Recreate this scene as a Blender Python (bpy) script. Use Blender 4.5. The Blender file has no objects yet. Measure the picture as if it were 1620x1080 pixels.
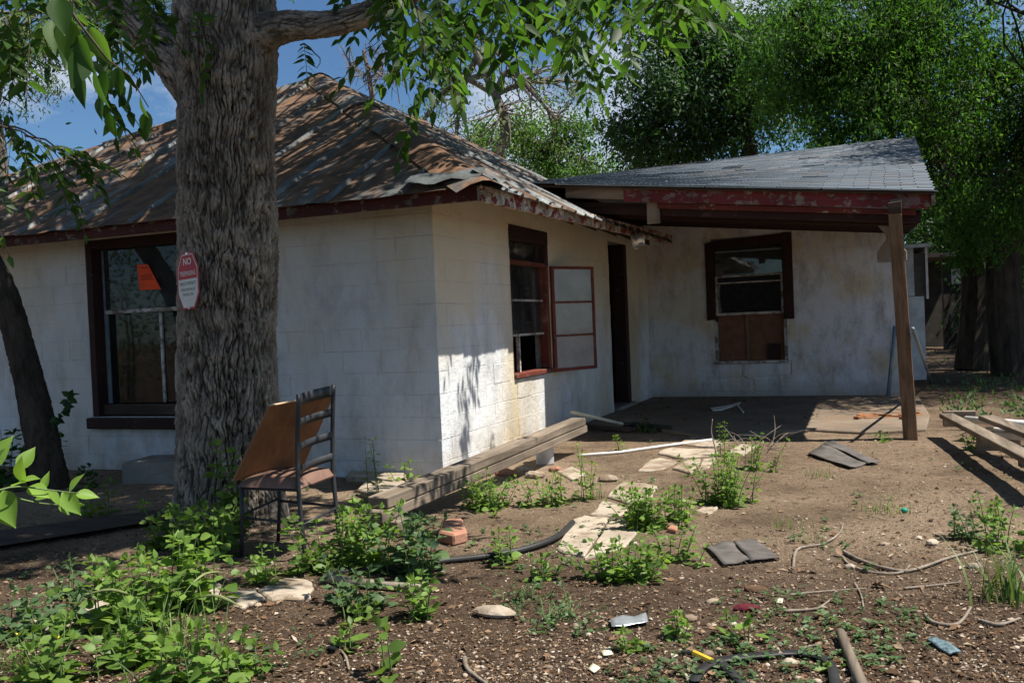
import bpy, bmesh, math, random
import numpy as np
from mathutils import Matrix, Vector
R_ = math.radians
rng = np.random.default_rng(7); random.seed(7)
scene = bpy.context.scene
C = scene.collection

# ------------------------------------------------------------------ camera
# world: origin = the near wall corner at the ground, +X along the left wall to
# the right, +Y along the right wall away from the viewer, +Z up, metres
FPX, CX, CY = 1430.0, 810.0, 540.0
def _d(px, py):
    v = np.array([px - CX, -(py - CY), -FPX]); return v / np.linalg.norm(v)
_Y = _d(1400, 488); _L = _d(-2640, 657); _X = -(_L - _Y * (_L @ _Y)); _X /= np.linalg.norm(_X)
RW = np.stack([_X, _Y, np.cross(_X, _Y)])
CAM = np.array([3.68, -7.172, 1.35])
def ray(px, py): return RW @ np.array([px - CX, -(py - CY), -FPX])
def G(px, py, z=0.0):
    r = ray(px, py); return CAM + r * ((z - CAM[2]) / r[2])
def onY(px, py, y):
    r = ray(px, py); return CAM + r * ((y - CAM[1]) / r[1])
def onX(px, py, x):
    r = ray(px, py); return CAM + r * ((x - CAM[0]) / r[0])
def AT(px, py, dist):                       # a point at a given depth along the view
    return CAM + ray(px, py) * (dist / FPX)
cd = bpy.data.cameras.new('camera'); cam = bpy.data.objects.new('camera', cd); C.objects.link(cam)
m4 = Matrix.Identity(4)
for i in range(3):
    for j in range(3): m4[i][j] = RW[i, j]
    m4[i][3] = CAM[i]
cam.matrix_world = m4
cd.sensor_width = 36.0; cd.lens = 36.0 * FPX / 1620.0; cd.clip_start = 0.05; cd.clip_end = 2000
scene.camera = cam

# ------------------------------------------------------------------ light
SUN_EL, SUN_AZ = R_(61.5), R_(4.0)          # azimuth from +X towards +Y
w = bpy.data.worlds.new('World'); scene.world = w; w.use_nodes = True
nt = w.node_tree; nt.nodes.clear()
def wn(t, **k):
    n = nt.nodes.new(t)
    for a, b in k.items(): setattr(n, a, b)
    return n
sky = wn('ShaderNodeTexSky', sky_type='NISHITA', sun_disc=False, sun_elevation=SUN_EL, sun_rotation=R_(90) - SUN_AZ, air_density=1.0, dust_density=0.3, ozone_density=3.5)
tc = wn('ShaderNodeTexCoord'); mp = wn('ShaderNodeMapping'); mp.inputs['Scale'].default_value = (1, 1, 2.2); mp.inputs['Location'].default_value = (0.03, 0.0, 0.0)
nz = wn('ShaderNodeTexNoise'); nz.inputs['Scale'].default_value = 2.1; nz.inputs['Detail'].default_value = 7; nz.inputs['Roughness'].default_value = 0.62
rp = wn('ShaderNodeValToRGB'); rp.color_ramp.elements[0].position = 0.51; rp.color_ramp.elements[1].position = 0.68
mx = wn('ShaderNodeMixRGB'); mx.inputs[2].default_value = (10.0, 10.4, 11.0, 1)
bg = wn('ShaderNodeBackground'); bg.inputs[1].default_value = 0.05
ow = wn('ShaderNodeOutputWorld'); lk = nt.links.new
lk(tc.outputs['Generated'], mp.inputs[0]); lk(mp.outputs[0], nz.inputs[0]); lk(nz.outputs['Fac'], rp.inputs[0])
lk(rp.outputs[0], mx.inputs[0]); tn = wn('ShaderNodeMixRGB', blend_type='MULTIPLY'); tn.inputs[0].default_value = 1.0; tn.inputs[2].default_value = (.78, 1.0, 1.16, 1); lk(sky.outputs[0], tn.inputs[1]); lk(tn.outputs[0], mx.inputs[1]); lk(mx.outputs[0], bg.inputs[0]); lk(bg.outputs[0], ow.inputs[0])
sl = bpy.data.lights.new('sun', 'SUN'); sl.energy = 5.0; sl.angle = R_(0.55); sl.color = (1.0, 0.94, 0.85)
so = bpy.data.objects.new('sun', sl); C.objects.link(so)
sdir = Vector((math.cos(SUN_EL) * math.cos(SUN_AZ), math.cos(SUN_EL) * math.sin(SUN_AZ), math.sin(SUN_EL)))
so.rotation_euler = sdir.to_track_quat('Z', 'Y').to_euler()
vs = scene.view_settings; vs.view_transform = 'Standard'; vs.look = 'None'; vs.exposure = 0.83; vs.gamma = 1.0; vs.use_curve_mapping = False
scene.cycles.max_bounces = 8; scene.cycles.transparent_max_bounces = 8

# ------------------------------------------------------------------ helpers
def tag(o, label=None, cat=None, group=None, kind=None):
    if label: o['label'] = label
    if cat: o['category'] = cat
    if group: o['group'] = group
    if kind: o['kind'] = kind
    return o
def empty(name, loc=(0, 0, 0), parent=None):
    o = bpy.data.objects.new(name, None); C.objects.link(o); o.location = loc; o.empty_display_size = 0.1
    if parent: o.parent = parent
    return o
def thing(name, label, cat, loc=(0, 0, 0), group=None):
    return tag(empty(name, loc), label, cat, group)
def link(name, me, mat, parent=None):
    o = bpy.data.objects.new(name, me); C.objects.link(o)
    if mat is not None and not len(me.materials): me.materials.append(mat)
    if parent is not None:
        o.parent = parent
        w_ = Vector((0, 0, 0)); q = parent
        while q: w_ += q.location; q = q.parent
        o.location = -w_                    # meshes are built in world coordinates
    return o
def np_mesh(name, V, F, smooth=False):
    V = np.asarray(V, dtype=np.float32).reshape(-1, 3); F = np.asarray(F, dtype=np.int32); n, k = F.shape
    me = bpy.data.meshes.new(name); me.vertices.add(len(V)); me.vertices.foreach_set('co', V.ravel())
    me.loops.add(n * k); me.loops.foreach_set('vertex_index', F.ravel())
    me.polygons.add(n); me.polygons.foreach_set('loop_start', np.arange(0, n * k, k, dtype=np.int32))
    if smooth: me.polygons.foreach_set('use_smooth', np.ones(n, dtype=bool))
    me.update(calc_edges=True); return me
class MB:
    def __init__(s): s.v = []; s.f = []
    def add(s, vs_, fs):
        o = len(s.v); s.v += [tuple(map(float, p)) for p in vs_]; s.f += [tuple(i + o for i in f) for f in fs]; return s
    def box(s, a, b):
        (x0, y0, z0), (x1, y1, z1) = a, b
        return s.add([(x0, y0, z0), (x1, y0, z0), (x1, y1, z0), (x0, y1, z0), (x0, y0, z1), (x1, y0, z1), (x1, y1, z1), (x0, y1, z1)],
                     [(0, 3, 2, 1), (4, 5, 6, 7), (0, 1, 5, 4), (1, 2, 6, 5), (2, 3, 7, 6), (3, 0, 4, 7)])
    def hexa(s, lo, hi):                    # two quads, same winding
        return s.add(list(lo) + list(hi), [(3, 2, 1, 0), (4, 5, 6, 7), (0, 1, 5, 4), (1, 2, 6, 5), (2, 3, 7, 6), (3, 0, 4, 7)])
    def bar(s, a, b, wd, ht, up=(0, 0, 1)):  # rectangular bar along a-b
        a = np.array(a, float); b = np.array(b, float); d = b - a; d /= np.linalg.norm(d)
        r = np.cross(d, up); r /= np.linalg.norm(r); u = np.cross(r, d); r = r * wd / 2; u = u * ht / 2
        return s.hexa([a - r - u, a + r - u, a + r + u, a - r + u], [b - r - u, b + r - u, b + r + u, b - r + u])
    def tube(s, pts, rad, n=8, cap=True):
        P = np.array(pts, float); k = len(P); rad = np.broadcast_to(np.asarray(rad, float), (k,))
        T = np.gradient(P, axis=0); T /= np.linalg.norm(T, axis=1)[:, None] + 1e-9
        ref = np.array([0, 0, 1.]) if abs(T[0][2]) < .9 else np.array([1., 0, 0]); vs_ = []
        for i in range(k):
            r = np.cross(T[i], ref); r /= np.linalg.norm(r) + 1e-9; u = np.cross(r, T[i]); ref = u
            for j in range(n):
                t = 2 * math.pi * j / n; vs_.append(P[i] + rad[i] * (math.cos(t) * r + math.sin(t) * u))
        fs = [(i * n + j, i * n + (j + 1) % n, (i + 1) * n + (j + 1) % n, (i + 1) * n + j) for i in range(k - 1) for j in range(n)]
        if cap: fs += [tuple(range(n))[::-1], tuple((k - 1) * n + j for j in range(n))]
        return s.add(vs_, fs)
    def prism(s, poly, h):                  # poly: list of 3d points, extruded along vector h
        n = len(poly); h = np.array(h, float); lo = [np.array(p, float) for p in poly]; hi = [p + h for p in lo]
        return s.add(lo + hi, [tuple(range(n))[::-1], tuple(range(n, 2 * n))] + [(i, (i + 1) % n, n + (i + 1) % n, n + i) for i in range(n)])
    def mesh(s, name, bevel=0, seg=1):
        me = bpy.data.meshes.new(name); me.from_pydata(s.v, [], s.f)
        bm = bmesh.new(); bm.from_mesh(me); bmesh.ops.recalc_face_normals(bm, faces=bm.faces)
        if bevel: bmesh.ops.bevel(bm, geom=list(bm.edges), offset=bevel, segments=seg, affect='EDGES', clamp_overlap=True)
        bm.to_mesh(me); bm.free(); me.update(); return me
    def build(s, name, mat, parent=None, bevel=0, seg=1, smooth=False):
        me = s.mesh(name, bevel, seg)
        if smooth:
            for p in me.polygons: p.use_smooth = True
        return link(name, me, mat, parent)
# vectorised gradient noise
_perm = rng.permutation(512); _perm = np.concatenate([_perm, _perm, _perm]); _g = rng.normal(size=(512, 3)); _g /= np.linalg.norm(_g, axis=1)[:, None]
def noise(p):
    p = np.asarray(p, float); i = np.floor(p).astype(int); f = p - i; u = f * f * f * (f * (f * 6 - 15) + 10); i &= 511; out = 0
    for a in (0, 1):
        for b in (0, 1):
            for c in (0, 1):
                h = _perm[_perm[_perm[(i[..., 0] + a) & 511] + ((i[..., 1] + b) & 511)] + ((i[..., 2] + c) & 511)] & 511
                gx = _g[h]; d = gx[..., 0] * (f[..., 0] - a) + gx[..., 1] * (f[..., 1] - b) + gx[..., 2] * (f[..., 2] - c)
                out = out + d * (u[..., 0] if a else 1 - u[..., 0]) * (u[..., 1] if b else 1 - u[..., 1]) * (u[..., 2] if c else 1 - u[..., 2])
    return out * 1.5
def fbm(p, o=4):
    p = np.asarray(p, float); s = 0; a = 1.0
    for k in range(o): s = s + a * noise(p * 2 ** k + 17.3 * k); a *= .5
    return s

# ------------------------------------------------------------------ materials
class Mat:
    def __init__(s, name, rough=.85, spec=.25):
        s.m = bpy.data.materials.new(name); s.m.use_nodes = True; s.t = s.m.node_tree; s.b = s.t.nodes['Principled BSDF']
        s.b.inputs['Roughness'].default_value = rough; s.b.inputs['Specular IOR Level'].default_value = spec
        s.out = s.t.nodes['Material Output']
        g = s.t.nodes.new('ShaderNodeNewGeometry'); s.pos = g.outputs['Position']; s.island = g.outputs['Random Per Island']
        s.oi = s.t.nodes.new('ShaderNodeObjectInfo').outputs['Random']; s.obj = s.t.nodes.new('ShaderNodeTexCoord').outputs['Object']
    def n(s, t): return s.t.nodes.new(t)
    def L(s, a, b): s.t.links.new(a, b)
    def put(s, sock, v):
        if hasattr(v, 'is_linked') or isinstance(v, bpy.types.NodeSocket): s.L(v, sock)
        else:
            sock.default_value = (*v, 1) if isinstance(v, tuple) and len(v) == 3 and len(sock.default_value) == 4 else v
    def map(s, vec=None, scale=(1, 1, 1), loc=(0, 0, 0), rot=(0, 0, 0)):
        m = s.n('ShaderNodeMapping'); s.L(vec if vec is not None else s.pos, m.inputs[0]); m.inputs['Scale'].default_value = scale; m.inputs['Location'].default_value = loc; m.inputs['Rotation'].default_value = rot; return m.outputs[0]
    def noise(s, scale=5, detail=4, rough=.55, vec=None, dist=0, stretch=None, loc=(0, 0, 0), rot=(0, 0, 0)):
        n = s.n('ShaderNodeTexNoise'); n.inputs['Scale'].default_value = scale; n.inputs['Detail'].default_value = detail; n.inputs['Roughness'].default_value = rough; n.inputs['Distortion'].default_value = dist
        v = vec if vec is not None else s.pos
        s.L(s.map(v, stretch or (1, 1, 1), loc, rot), n.inputs[0]); return n.outputs['Fac']
    def voro(s, scale=5, feat='F1', vec=None, stretch=(1, 1, 1), out='Distance'):
        n = s.n('ShaderNodeTexVoronoi'); n.feature = feat; n.inputs['Scale'].default_value = scale; s.L(s.map(vec, stretch), n.inputs[0]); return n.outputs[out]
    def ramp(s, fac, *st):
        r = s.n('ShaderNodeValToRGB'); e = r.color_ramp.elements
        while len(e) < len(st): e.new(.5)
        for k, (p, c) in enumerate(st):
            e[k].position = p; e[k].color = (*c, 1) if isinstance(c, tuple) else (c, c, c, 1)
        s.put(r.inputs[0], fac); return r.outputs[0]
    def mix(s, fac, a, b, mode='MIX'):
        x = s.n('ShaderNodeMixRGB'); x.blend_type = mode; s.put(x.inputs[0], fac); s.put(x.inputs[1], a); s.put(x.inputs[2], b); return x.outputs[0]
    def math(s, op, a, b=0.0, clamp=False):
        x = s.n('ShaderNodeMath'); x.operation = op; x.use_clamp = clamp; s.put(x.inputs[0], a); s.put(x.inputs[1], b); return x.outputs[0]
    def sep(s, vec=None):
        x = s.n('ShaderNodeSeparateXYZ'); s.L(vec if vec is not None else s.pos, x.inputs[0]); return x.outputs
    def bump(s, h, strength=.5, dist=.01):
        b = s.n('ShaderNodeBump'); b.inputs['Strength'].default_value = strength; b.inputs['Distance'].default_value = dist; s.L(h, b.inputs['Height']); s.L(b.outputs[0], s.b.inputs['Normal']); return s
    def col(s, c): s.put(s.b.inputs['Base Color'], c); return s
    def rgh(s, c): s.put(s.b.inputs['Roughness'], c); return s
def plain(name, c, rough=.7, metal=0, var=.25, sc=9):
    m = Mat(name, rough); n = m.noise(sc, 5); m.col(m.mix(1.0, c, m.ramp(n, (.3, 1 - var), (.7, 1 + var)), 'MULTIPLY')); m.b.inputs['Metallic'].default_value = metal; return m.m

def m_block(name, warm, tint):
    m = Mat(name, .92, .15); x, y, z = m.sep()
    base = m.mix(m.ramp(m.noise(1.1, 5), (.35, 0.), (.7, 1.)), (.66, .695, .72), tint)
    base = m.mix(m.math('MULTIPLY', m.ramp(m.noise(.7, 4, loc=(3, 1, 2), stretch=(1.2, 1.2, .35)), (.45, 0.), (.62, 1.)), warm), base, (.56, .44, .25))   # rusty water stains
    base = m.mix(m.math('MULTIPLY', m.ramp(m.noise(3.0, 6, .7, stretch=(1, 1, .5)), (.46, 0.), (.70, 1.)), .6), base, (.30, .30, .28))                 # mildew
    base = m.mix(m.math('MULTIPLY', m.ramp(z, (0., 1.), (.42, 0.)), m.ramp(m.noise(5, 5), (.38, 0.), (.6, .55))), base, (.34, .27, .2))               # splash dirt
    base = m.mix(m.math('MULTIPLY', m.ramp(m.noise(.8, 4, loc=(7, 3, 1)), (.42, 0.), (.66, .6)), warm), base, (.52, .45, .34))
    bounce_tint = m.math('MULTIPLY', m.ramp(m.math('ADD', m.math('DIVIDE', z, 3.0), m.math('MULTIPLY', m.math('SUBTRACT', m.noise(1.3, 4, loc=(2, 8, 2)), .5), .9)), (.38, 0.), (.62, 1.)), warm * .8)
    base = m.mix(bounce_tint, base, (.70, .62, .46))  # warm ground bounce painted into the upper wall colour, with noisy edges
    chips = m.ramp(m.noise(26, 3, .6), (.70, 0.), (.72, 1.)); chips = m.math('MULTIPLY', chips, m.ramp(m.noise(2.2, 3, loc=(9, 4, 4)), (.5, 0.), (.58, 1.)))
    base = m.mix(chips, base, (.21, .12, .085))
    crack = m.ramp(m.noise(7, 4, .6, stretch=(.35, .35, 3.4), loc=(0, 5, 0)), (.70, 0.), (.73, 1.)); base = m.mix(m.math('MULTIPLY', crack, .35), base, (.25, .22, .19))
    m.col(base)
    h = m.math('ADD', m.noise(85, 4, .7), m.math('MULTIPLY', m.noise(14, 5), 1.6)); m.bump(m.math('SUBTRACT', h, m.math('MULTIPLY', crack, .3)), .7, .012); return m.m
M = {}
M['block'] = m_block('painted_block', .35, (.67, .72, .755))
M['block_warm'] = m_block('stained_bounce_tinted_block', 1.0, (.73, .735, .72))
def m_plaster():
    m = Mat('porch_plaster', .9, .15); x, y, z = m.sep()
    base = m.mix(m.ramp(m.noise(1.0, 5), (.35, 0.), (.7, 1.)), (.62, .64, .645), (.65, .66, .72))
    yel = m.math('MULTIPLY', m.ramp(m.noise(1.5, 5, loc=(2, 2, 7)), (.47, 0.), (.68, .8)), .9)
    base = m.mix(yel, base, (.55, .43, .20))
    base = m.mix(m.math('MULTIPLY', m.ramp(m.noise(4.2, 6, .75, stretch=(1, 1, .45)), (.48, 0.), (.72, 1.)), .8), base, (.27, .26, .24))
    sp = m.ramp(m.noise(17, 4, .6), (.70, 0.), (.725, 1.)); base = m.mix(m.math('MULTIPLY', sp, .8), base, (.16, .13, .11))
    st = m.math('MULTIPLY', m.ramp(m.noise(3.3, 4, stretch=(3, 3, .35), loc=(1, 0, 3)), (.6, 0.), (.75, .5)), 1.0); base = m.mix(st, base, (.4, .42, .48))
    base = m.mix(m.math('MULTIPLY', m.ramp(z, (0., 1.), (.3, 0.)), .6), base, (.3, .25, .2)); m.col(base)
    m.bump(m.math('ADD', m.noise(60, 4, .6), m.math('MULTIPLY', m.noise(7, 5), 2.0)), .6, .012); return m.m
M['plaster'] = m_plaster()
def m_peel(name, paint, under, amt, seed=0, bare=(.30, .27, .23)):
    m = Mat(name, .75, .3)
    n = m.noise(7.5, 6, .68, stretch=(1, 1, 1.3), loc=(seed, seed * 2, 1)); p = m.ramp(n, (amt, 0.), (amt + .015, 1.))
    u = m.mix(m.ramp(m.noise(11, 4, loc=(1, seed, 5)), (.47, 0.), (.52, 1.)), under, bare)
    dirt = m.ramp(m.noise(3, 5), (.3, .62), (.7, 1.1)); m.col(m.mix(1.0, m.mix(p, u, paint), dirt, 'MULTIPLY'))
    m.bump(m.math('ADD', p, m.math('MULTIPLY', m.noise(60, 3), .3)), .6, .003); return m.m
M['red'] = m_peel('red_peeling_paint', (.14, .028, .024), (.46, .40, .26), .40)
M['red_dark'] = m_peel('dark_red_peeling_paint', (.075, .018, .016), (.20, .17, .13), .42, 3, (.12, .10, .085))
M['red_white'] = m_peel('red_white_peeling_paint', (.20, .035, .028), (.58, .54, .45), .52, 4)
M['red_beam'] = m_peel('faded_red_beam_paint', (.165, .03, .034), (.19, .12, .12), .46, 2, (.24, .19, .18))
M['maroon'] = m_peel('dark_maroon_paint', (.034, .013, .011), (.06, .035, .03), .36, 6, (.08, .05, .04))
M['casement'] = m_peel('rust_red_frame', (.15, .034, .02), (.20, .10, .06), .42, 8, (.13, .07, .05))
M['chippy'] = m_peel('white_chipped_frame', (.52, .50, .46), (.2, .16, .13), .48, 9)
def m_wood(name, a, b, sc=1.0, rough=.85, axis=0):
    m = Mat(name, rough, .2); st = [14, 14, 14]; st[axis] = .9
    v = m.obj; g = m.noise(sc * 1.0, 6, .65, stretch=tuple(st), vec=v, dist=.6)
    m.col(m.mix(m.ramp(m.noise(2.2, 4), (.4, 0.), (.75, .5)), m.ramp(g, (.3, a), (.68, b)), tuple(x * .45 for x in a))); m.bump(g, .55, .004); return m.m
for ax, sfx in ((0, 'x'), (1, 'y'), (2, 'z')):
    M['wood_' + sfx] = m_wood('weathered_wood_' + sfx, (.09, .072, .055), (.30, .24, .18), 1, .85, ax)
M['post'] = m_wood('brown_post_wood', (.075, .042, .024), (.27, .175, .105), 1, .8, 2)
M['darkwood'] = m_wood('dark_damp_wood', (.03, .022, .018), (.09, .065, .05), 1, .85, 0)
M['redwood'] = m_wood('splintered_wood', (.16, .06, .025), (.42, .19, .08), 1, .8, 0)
M['ply'] = m_wood('plywood', (.20, .085, .04), (.31, .145, .07), 1, .6, 2)
M['ply_edge'] = plain('plywood_edge', (.5, .36, .22))
def m_roof(name, rust, tx, stretch):
    m = Mat(name, .62, .35); r = m.oi; off = m.n('ShaderNodeCombineXYZ'); m.L(m.math('MULTIPLY', r, 37.0), off.inputs[0]); m.L(m.math('MULTIPLY', r, 11.0), off.inputs[2])
    ad = m.n('ShaderNodeVectorMath'); m.L(m.pos, ad.inputs[0]); m.L(off.outputs[0], ad.inputs[1]); v = ad.outputs[0]
    galv = m.mix(m.ramp(m.noise(3, 5, vec=v), (.35, 0.), (.7, 1.)), (.11, .118, .118), (.22, .24, .245))
    rs = m.mix(m.ramp(m.noise(5, 5, vec=v, loc=(3, 0, 0)), (.35, 0.), (.65, 1.)), (.075, .048, .034), (.20, .11, .06))
    a = m.noise(1.3, 6, .7, vec=v, stretch=stretch, dist=.4); f = m.ramp(m.math('ADD', a, m.math('MULTIPLY', m.math('SUBTRACT', r, .5), .15)), (rust - .05, 0.), (rust + .07, 1.))
    c = m.mix(f, galv, rs); c = m.mix(m.math('MULTIPLY', m.ramp(m.noise(2.1, 5, vec=v, loc=(0, 9, 0), stretch=stretch), (.5, 0.), (.72, 1.)), .7), c, (.055, .045, .038))
    fine = m.ramp(m.noise(30, 4, .7, vec=v), (.3, .75), (.7, 1.2)); m.col(m.mix(1.0, c, fine, 'MULTIPLY'))
    m.put(m.b.inputs['Metallic'], m.math('MULTIPLY', m.math('SUBTRACT', 1.0, f), .45)); m.rgh(m.ramp(f, (0., .5), (1., .9)))
    m.bump(m.math('ADD', m.noise(40, 3, vec=v), m.noise(6, 3, vec=v)), .25, .006); return m.m
M['tin_left'] = m_roof('rusty_tin', .40, 0, (3.4, .5, .5))
M['tin_right'] = m_roof('rusty_tin_grey', .53, 0, (.7, 3.2, .7))
M['tin_cap'] = m_roof('rusty_ridge_cap', .36, 0, (1, 1, 1)); M['seam'] = m_roof('galvanised_seam', .60, 0, (1, 1, 1)); M['mortar'] = plain('dirty_mortar', (.36, .35, .33), .95, 0, .35, 12)
M['galv'] = plain('galvanised', (.42, .45, .46), .45, .7, .2, 14)
def m_shingle():
    m = Mat('grey_shingle', .95, .1); c = m.ramp(m.island, (0., (.105, .130, .156)), (.5, (.14, .165, .192)), (1., (.195, .218, .245)))
    c = m.mix(m.ramp(m.noise(1.3, 5), (.48, 0.), (.75, .6)), c, (.17, .155, .14)); c = m.mix(1.0, c, m.ramp(m.noise(160, 2), (.3, .75), (.7, 1.25)), 'MULTIPLY'); m.col(c); m.bump(m.noise(220, 2), .6, .004); return m.m
M['shingle'] = m_shingle(); M['felt'] = plain('black_felt', (.035, .033, .032), .95)
M['tanfelt'] = plain('bare_roof_deck', (.32, .23, .16), .9)
def m_soil():
    m = Mat('soil', .97, .08); x, y, z = m.sep()
    c = m.ramp(m.noise(1.1, 7, .65), (.30, (.10, .068, .046)), (.5, (.22, .158, .107)), (.72, (.33, .245, .168)))
    tr = m.noise(.35, 3, loc=(4, 0, 0)); c = m.mix(m.ramp(tr, (.45, 0.), (.6, .75)), c, (.37, .275, .19))
    at = m.n('ShaderNodeAttribute'); at.attribute_name = 'mulch_shade'; mu = m.ramp(m.math('ADD', at.outputs['Fac'], m.math('MULTIPLY', m.math('SUBTRACT', m.noise(5, 6, .75), .5), .9)), (.2, 0.), (.95, 1.))
    c = m.mix(m.math('MULTIPLY', mu, .9), c, m.ramp(m.noise(16, 6, .8), (.3, (.036, .024, .016)), (.55, (.115, .078, .053)), (.8, (.22, .152, .104))))
    sp = m.ramp(m.voro(38), (.05, 1.), (.16, 0.)); sp = m.math('MULTIPLY', sp, m.ramp(m.noise(2.3, 3), (.4, 0.), (.6, .8))); c = m.mix(sp, c, (.33, .26, .19))
    c = m.mix(1.0, c, m.ramp(m.noise(70, 4, .75), (.25, .45), (.72, 1.5)), 'MULTIPLY')
    c = m.mix(m.math('MULTIPLY', m.ramp(m.noise(14, 5, .7, loc=(6, 6, 0)), (.56, 0.), (.64, 1.)), .7), c, (.05, .034, .025)); m.col(c)
    m.bump(m.math('ADD', m.noise(50, 6, .8), m.math('MULTIPLY', m.noise(9, 5, .7), 1.6)), 1.0, .035); return m.m
M['soil'] = m_soil()
def m_stone(name, a, b, sc=3):
    m = Mat(name, .93, .12); c = m.ramp(m.noise(sc, 6, .65), (.3, a), (.7, b)); cr = m.ramp(m.voro(sc * 1.1, 'DISTANCE_TO_EDGE'), (.0, 1.), (.012, 0.))
    c = m.mix(m.math('MULTIPLY', cr, .6), c, (.12, .09, .065)); c = m.mix(m.ramp(m.noise(sc * .9, 5, .7, loc=(5, 5, 5)), (.5, 0.), (.6, .8)), c, (.19, .135, .09)); c = m.mix(m.ramp(m.noise(sc * 4, 4), (.55, 0.), (.7, .7)), c, (.2, .15, .1)); m.col(c); m.bump(m.noise(45, 4, .65), .6, .01); return m.m
M['paver'] = m_stone('flagstone', (.27, .225, .175), (.46, .395, .31)); M['slab'] = m_stone('porch_concrete', (.115, .092, .07), (.24, .19, .145), 1.3)
M['conc'] = m_stone('grey_concrete', (.16, .155, .14), (.28, .27, .24)); M['brick'] = m_stone('brick_red', (.30, .14, .09), (.42, .22, .15), 8)
def m_pebble():
    m = Mat('pebble', .9, .2); m.col(m.ramp(m.island, (0., (.10, .075, .055)), (.3, (.24, .18, .13)), (.7, (.34, .27, .20)), (.95, (.40, .34, .27)), (1., (.5, .46, .4)))); return m.m
M['pebble'] = m_pebble()
def m_litter():
    m = Mat('litter', .95, .1); m.col(m.ramp(m.island, (0., (.035, .022, .015)), (.35, (.10, .06, .035)), (.7, (.20, .125, .075)), (.93, (.33, .26, .18)), (1., (.42, .37, .31)))); return m.m
M['litter'] = m_litter()
def m_bark(name, a, b, c3):
    m = Mat(name, .95, .12); at = m.n('ShaderNodeAttribute'); at.attribute_name = 'rid'; r = at.outputs['Fac']
    c = m.ramp(r, (.12, a), (.45, b), (.85, c3)); c = m.mix(m.ramp(m.noise(6, 5, stretch=(1, 1, .4)), (.45, 0.), (.7, .55)), c, tuple(x * .55 for x in b))
    c = m.mix(m.ramp(m.noise(1.6, 4, loc=(2, 2, 2)), (.52, 0.), (.72, .4)), c, (.15, .145, .12)); c = m.mix(1.0, c, m.ramp(m.noise(75, 4, .75, stretch=(1, 1, .3)), (.3, .6), (.7, 1.35)), 'MULTIPLY'); m.col(c)
    m.bump(m.noise(60, 5, .75, stretch=(1, 1, .25)), .8, .012); return m.m
M['bark'] = m_bark('pecan_bark', (.014, .012, .009), (.128, .107, .084), (.36, .31, .25))
def m_bark2(name, a, b):
    m = Mat(name, .95, .1); n = m.noise(9, 5, .7, stretch=(1, 1, .25)); m.col(m.ramp(n, (.3, a), (.7, b))); m.bump(n, .9, .02); return m.m
M['bark_dark'] = m_bark2('dark_bark', (.022, .018, .014), (.085, .068, .052)); M['bark_grey'] = m_bark2('grey_bark', (.10, .085, .07), (.23, .205, .175))
M['twig'] = m_bark2('dry_twig', (.12, .095, .072), (.31, .27, .22)); M['branch'] = m_bark2('branch_bark', (.04, .032, .026), (.13, .105, .085))
def m_leaf(name, a, b, c, tr=.45, rough=.5):
    m = Mat(name, rough, .35); cc = m.ramp(m.island, (0., a), (.55, b), (1., c)); cc = m.mix(1.0, cc, m.ramp(m.noise(1.1, 3), (.3, .75), (.7, 1.2)), 'MULTIPLY'); m.col(cc)
    t = m.n('ShaderNodeBsdfTranslucent'); m.L(m.mix(1.0, cc, (1.5, 1.55, .7), 'MULTIPLY'), t.inputs[0]); x = m.n('ShaderNodeMixShader'); x.inputs[0].default_value = tr
    m.L(m.b.outputs[0], x.inputs[1]); m.L(t.outputs[0], x.inputs[2]); m.L(x.outputs[0], m.out.inputs[0]); return m.m
M['leaf_pecan'] = m_leaf('pecan_leaf', (.026, .066, .012), (.046, .112, .020), (.085, .165, .032), .58)
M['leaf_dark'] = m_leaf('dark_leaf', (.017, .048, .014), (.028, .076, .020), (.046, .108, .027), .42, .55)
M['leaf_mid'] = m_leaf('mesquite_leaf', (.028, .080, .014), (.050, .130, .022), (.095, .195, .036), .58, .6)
M['leaf_pale'] = m_leaf('pale_leaf', (.06, .12, .03), (.10, .175, .05), (.15, .23, .075), .5)
M['leaf_weed'] = m_leaf('weed_leaf', (.08, .148, .028), (.135, .232, .044), (.195, .30, .062), .42)
M['leaf_weed2'] = m_leaf('bluish_weed_leaf', (.055, .105, .045), (.085, .15, .06), (.12, .19, .08), .35)
M['leaf_lime'] = m_leaf('lime_leaf', (.12, .22, .03), (.17, .29, .045), (.23, .36, .07), .45)
M['grass'] = m_leaf('grass_blade', (.07, .13, .03), (.11, .19, .045), (.19, .25, .08), .4)
M['flower'] = plain('yellow_flower', (.75, .55, .03)); M['stem'] = plain('green_stem', (.10, .15, .05)); M['seed'] = plain('seed_head', (.2, .22, .09))
def m_glass(name, tint=(.9, .95, .93), dirt=.12, film=(.35, .36, .34)):
    m = Mat(name, .05); m.b.inputs['Transmission Weight'].default_value = 0
    gl = m.n('ShaderNodeBsdfGlossy'); gl.inputs['Roughness'].default_value = .03; tr = m.n('ShaderNodeBsdfTransparent'); tr.inputs[0].default_value = (*tint, 1)
    df = m.n('ShaderNodeBsdfDiffuse'); df.inputs[0].default_value = (*film, 1); fr = m.n('ShaderNodeFresnel'); fr.inputs[0].default_value = 1.5
    a = m.n('ShaderNodeMixShader'); m.L(m.ramp(m.noise(3.5, 5, .65), (.3, dirt * (.3 if dirt < .3 else .85)), (.75, dirt * (2.4 if dirt < .3 else 1.3))), a.inputs[0]); m.L(tr.outputs[0], a.inputs[1]); m.L(df.outputs[0], a.inputs[2])
    b = m.n('ShaderNodeMixShader'); m.L(fr.outputs[0], b.inputs[0]); m.L(a.outputs[0], b.inputs[1]); m.L(gl.outputs[0], b.inputs[2]); m.L(b.outputs[0], m.out.inputs[0]); return m.m
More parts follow.
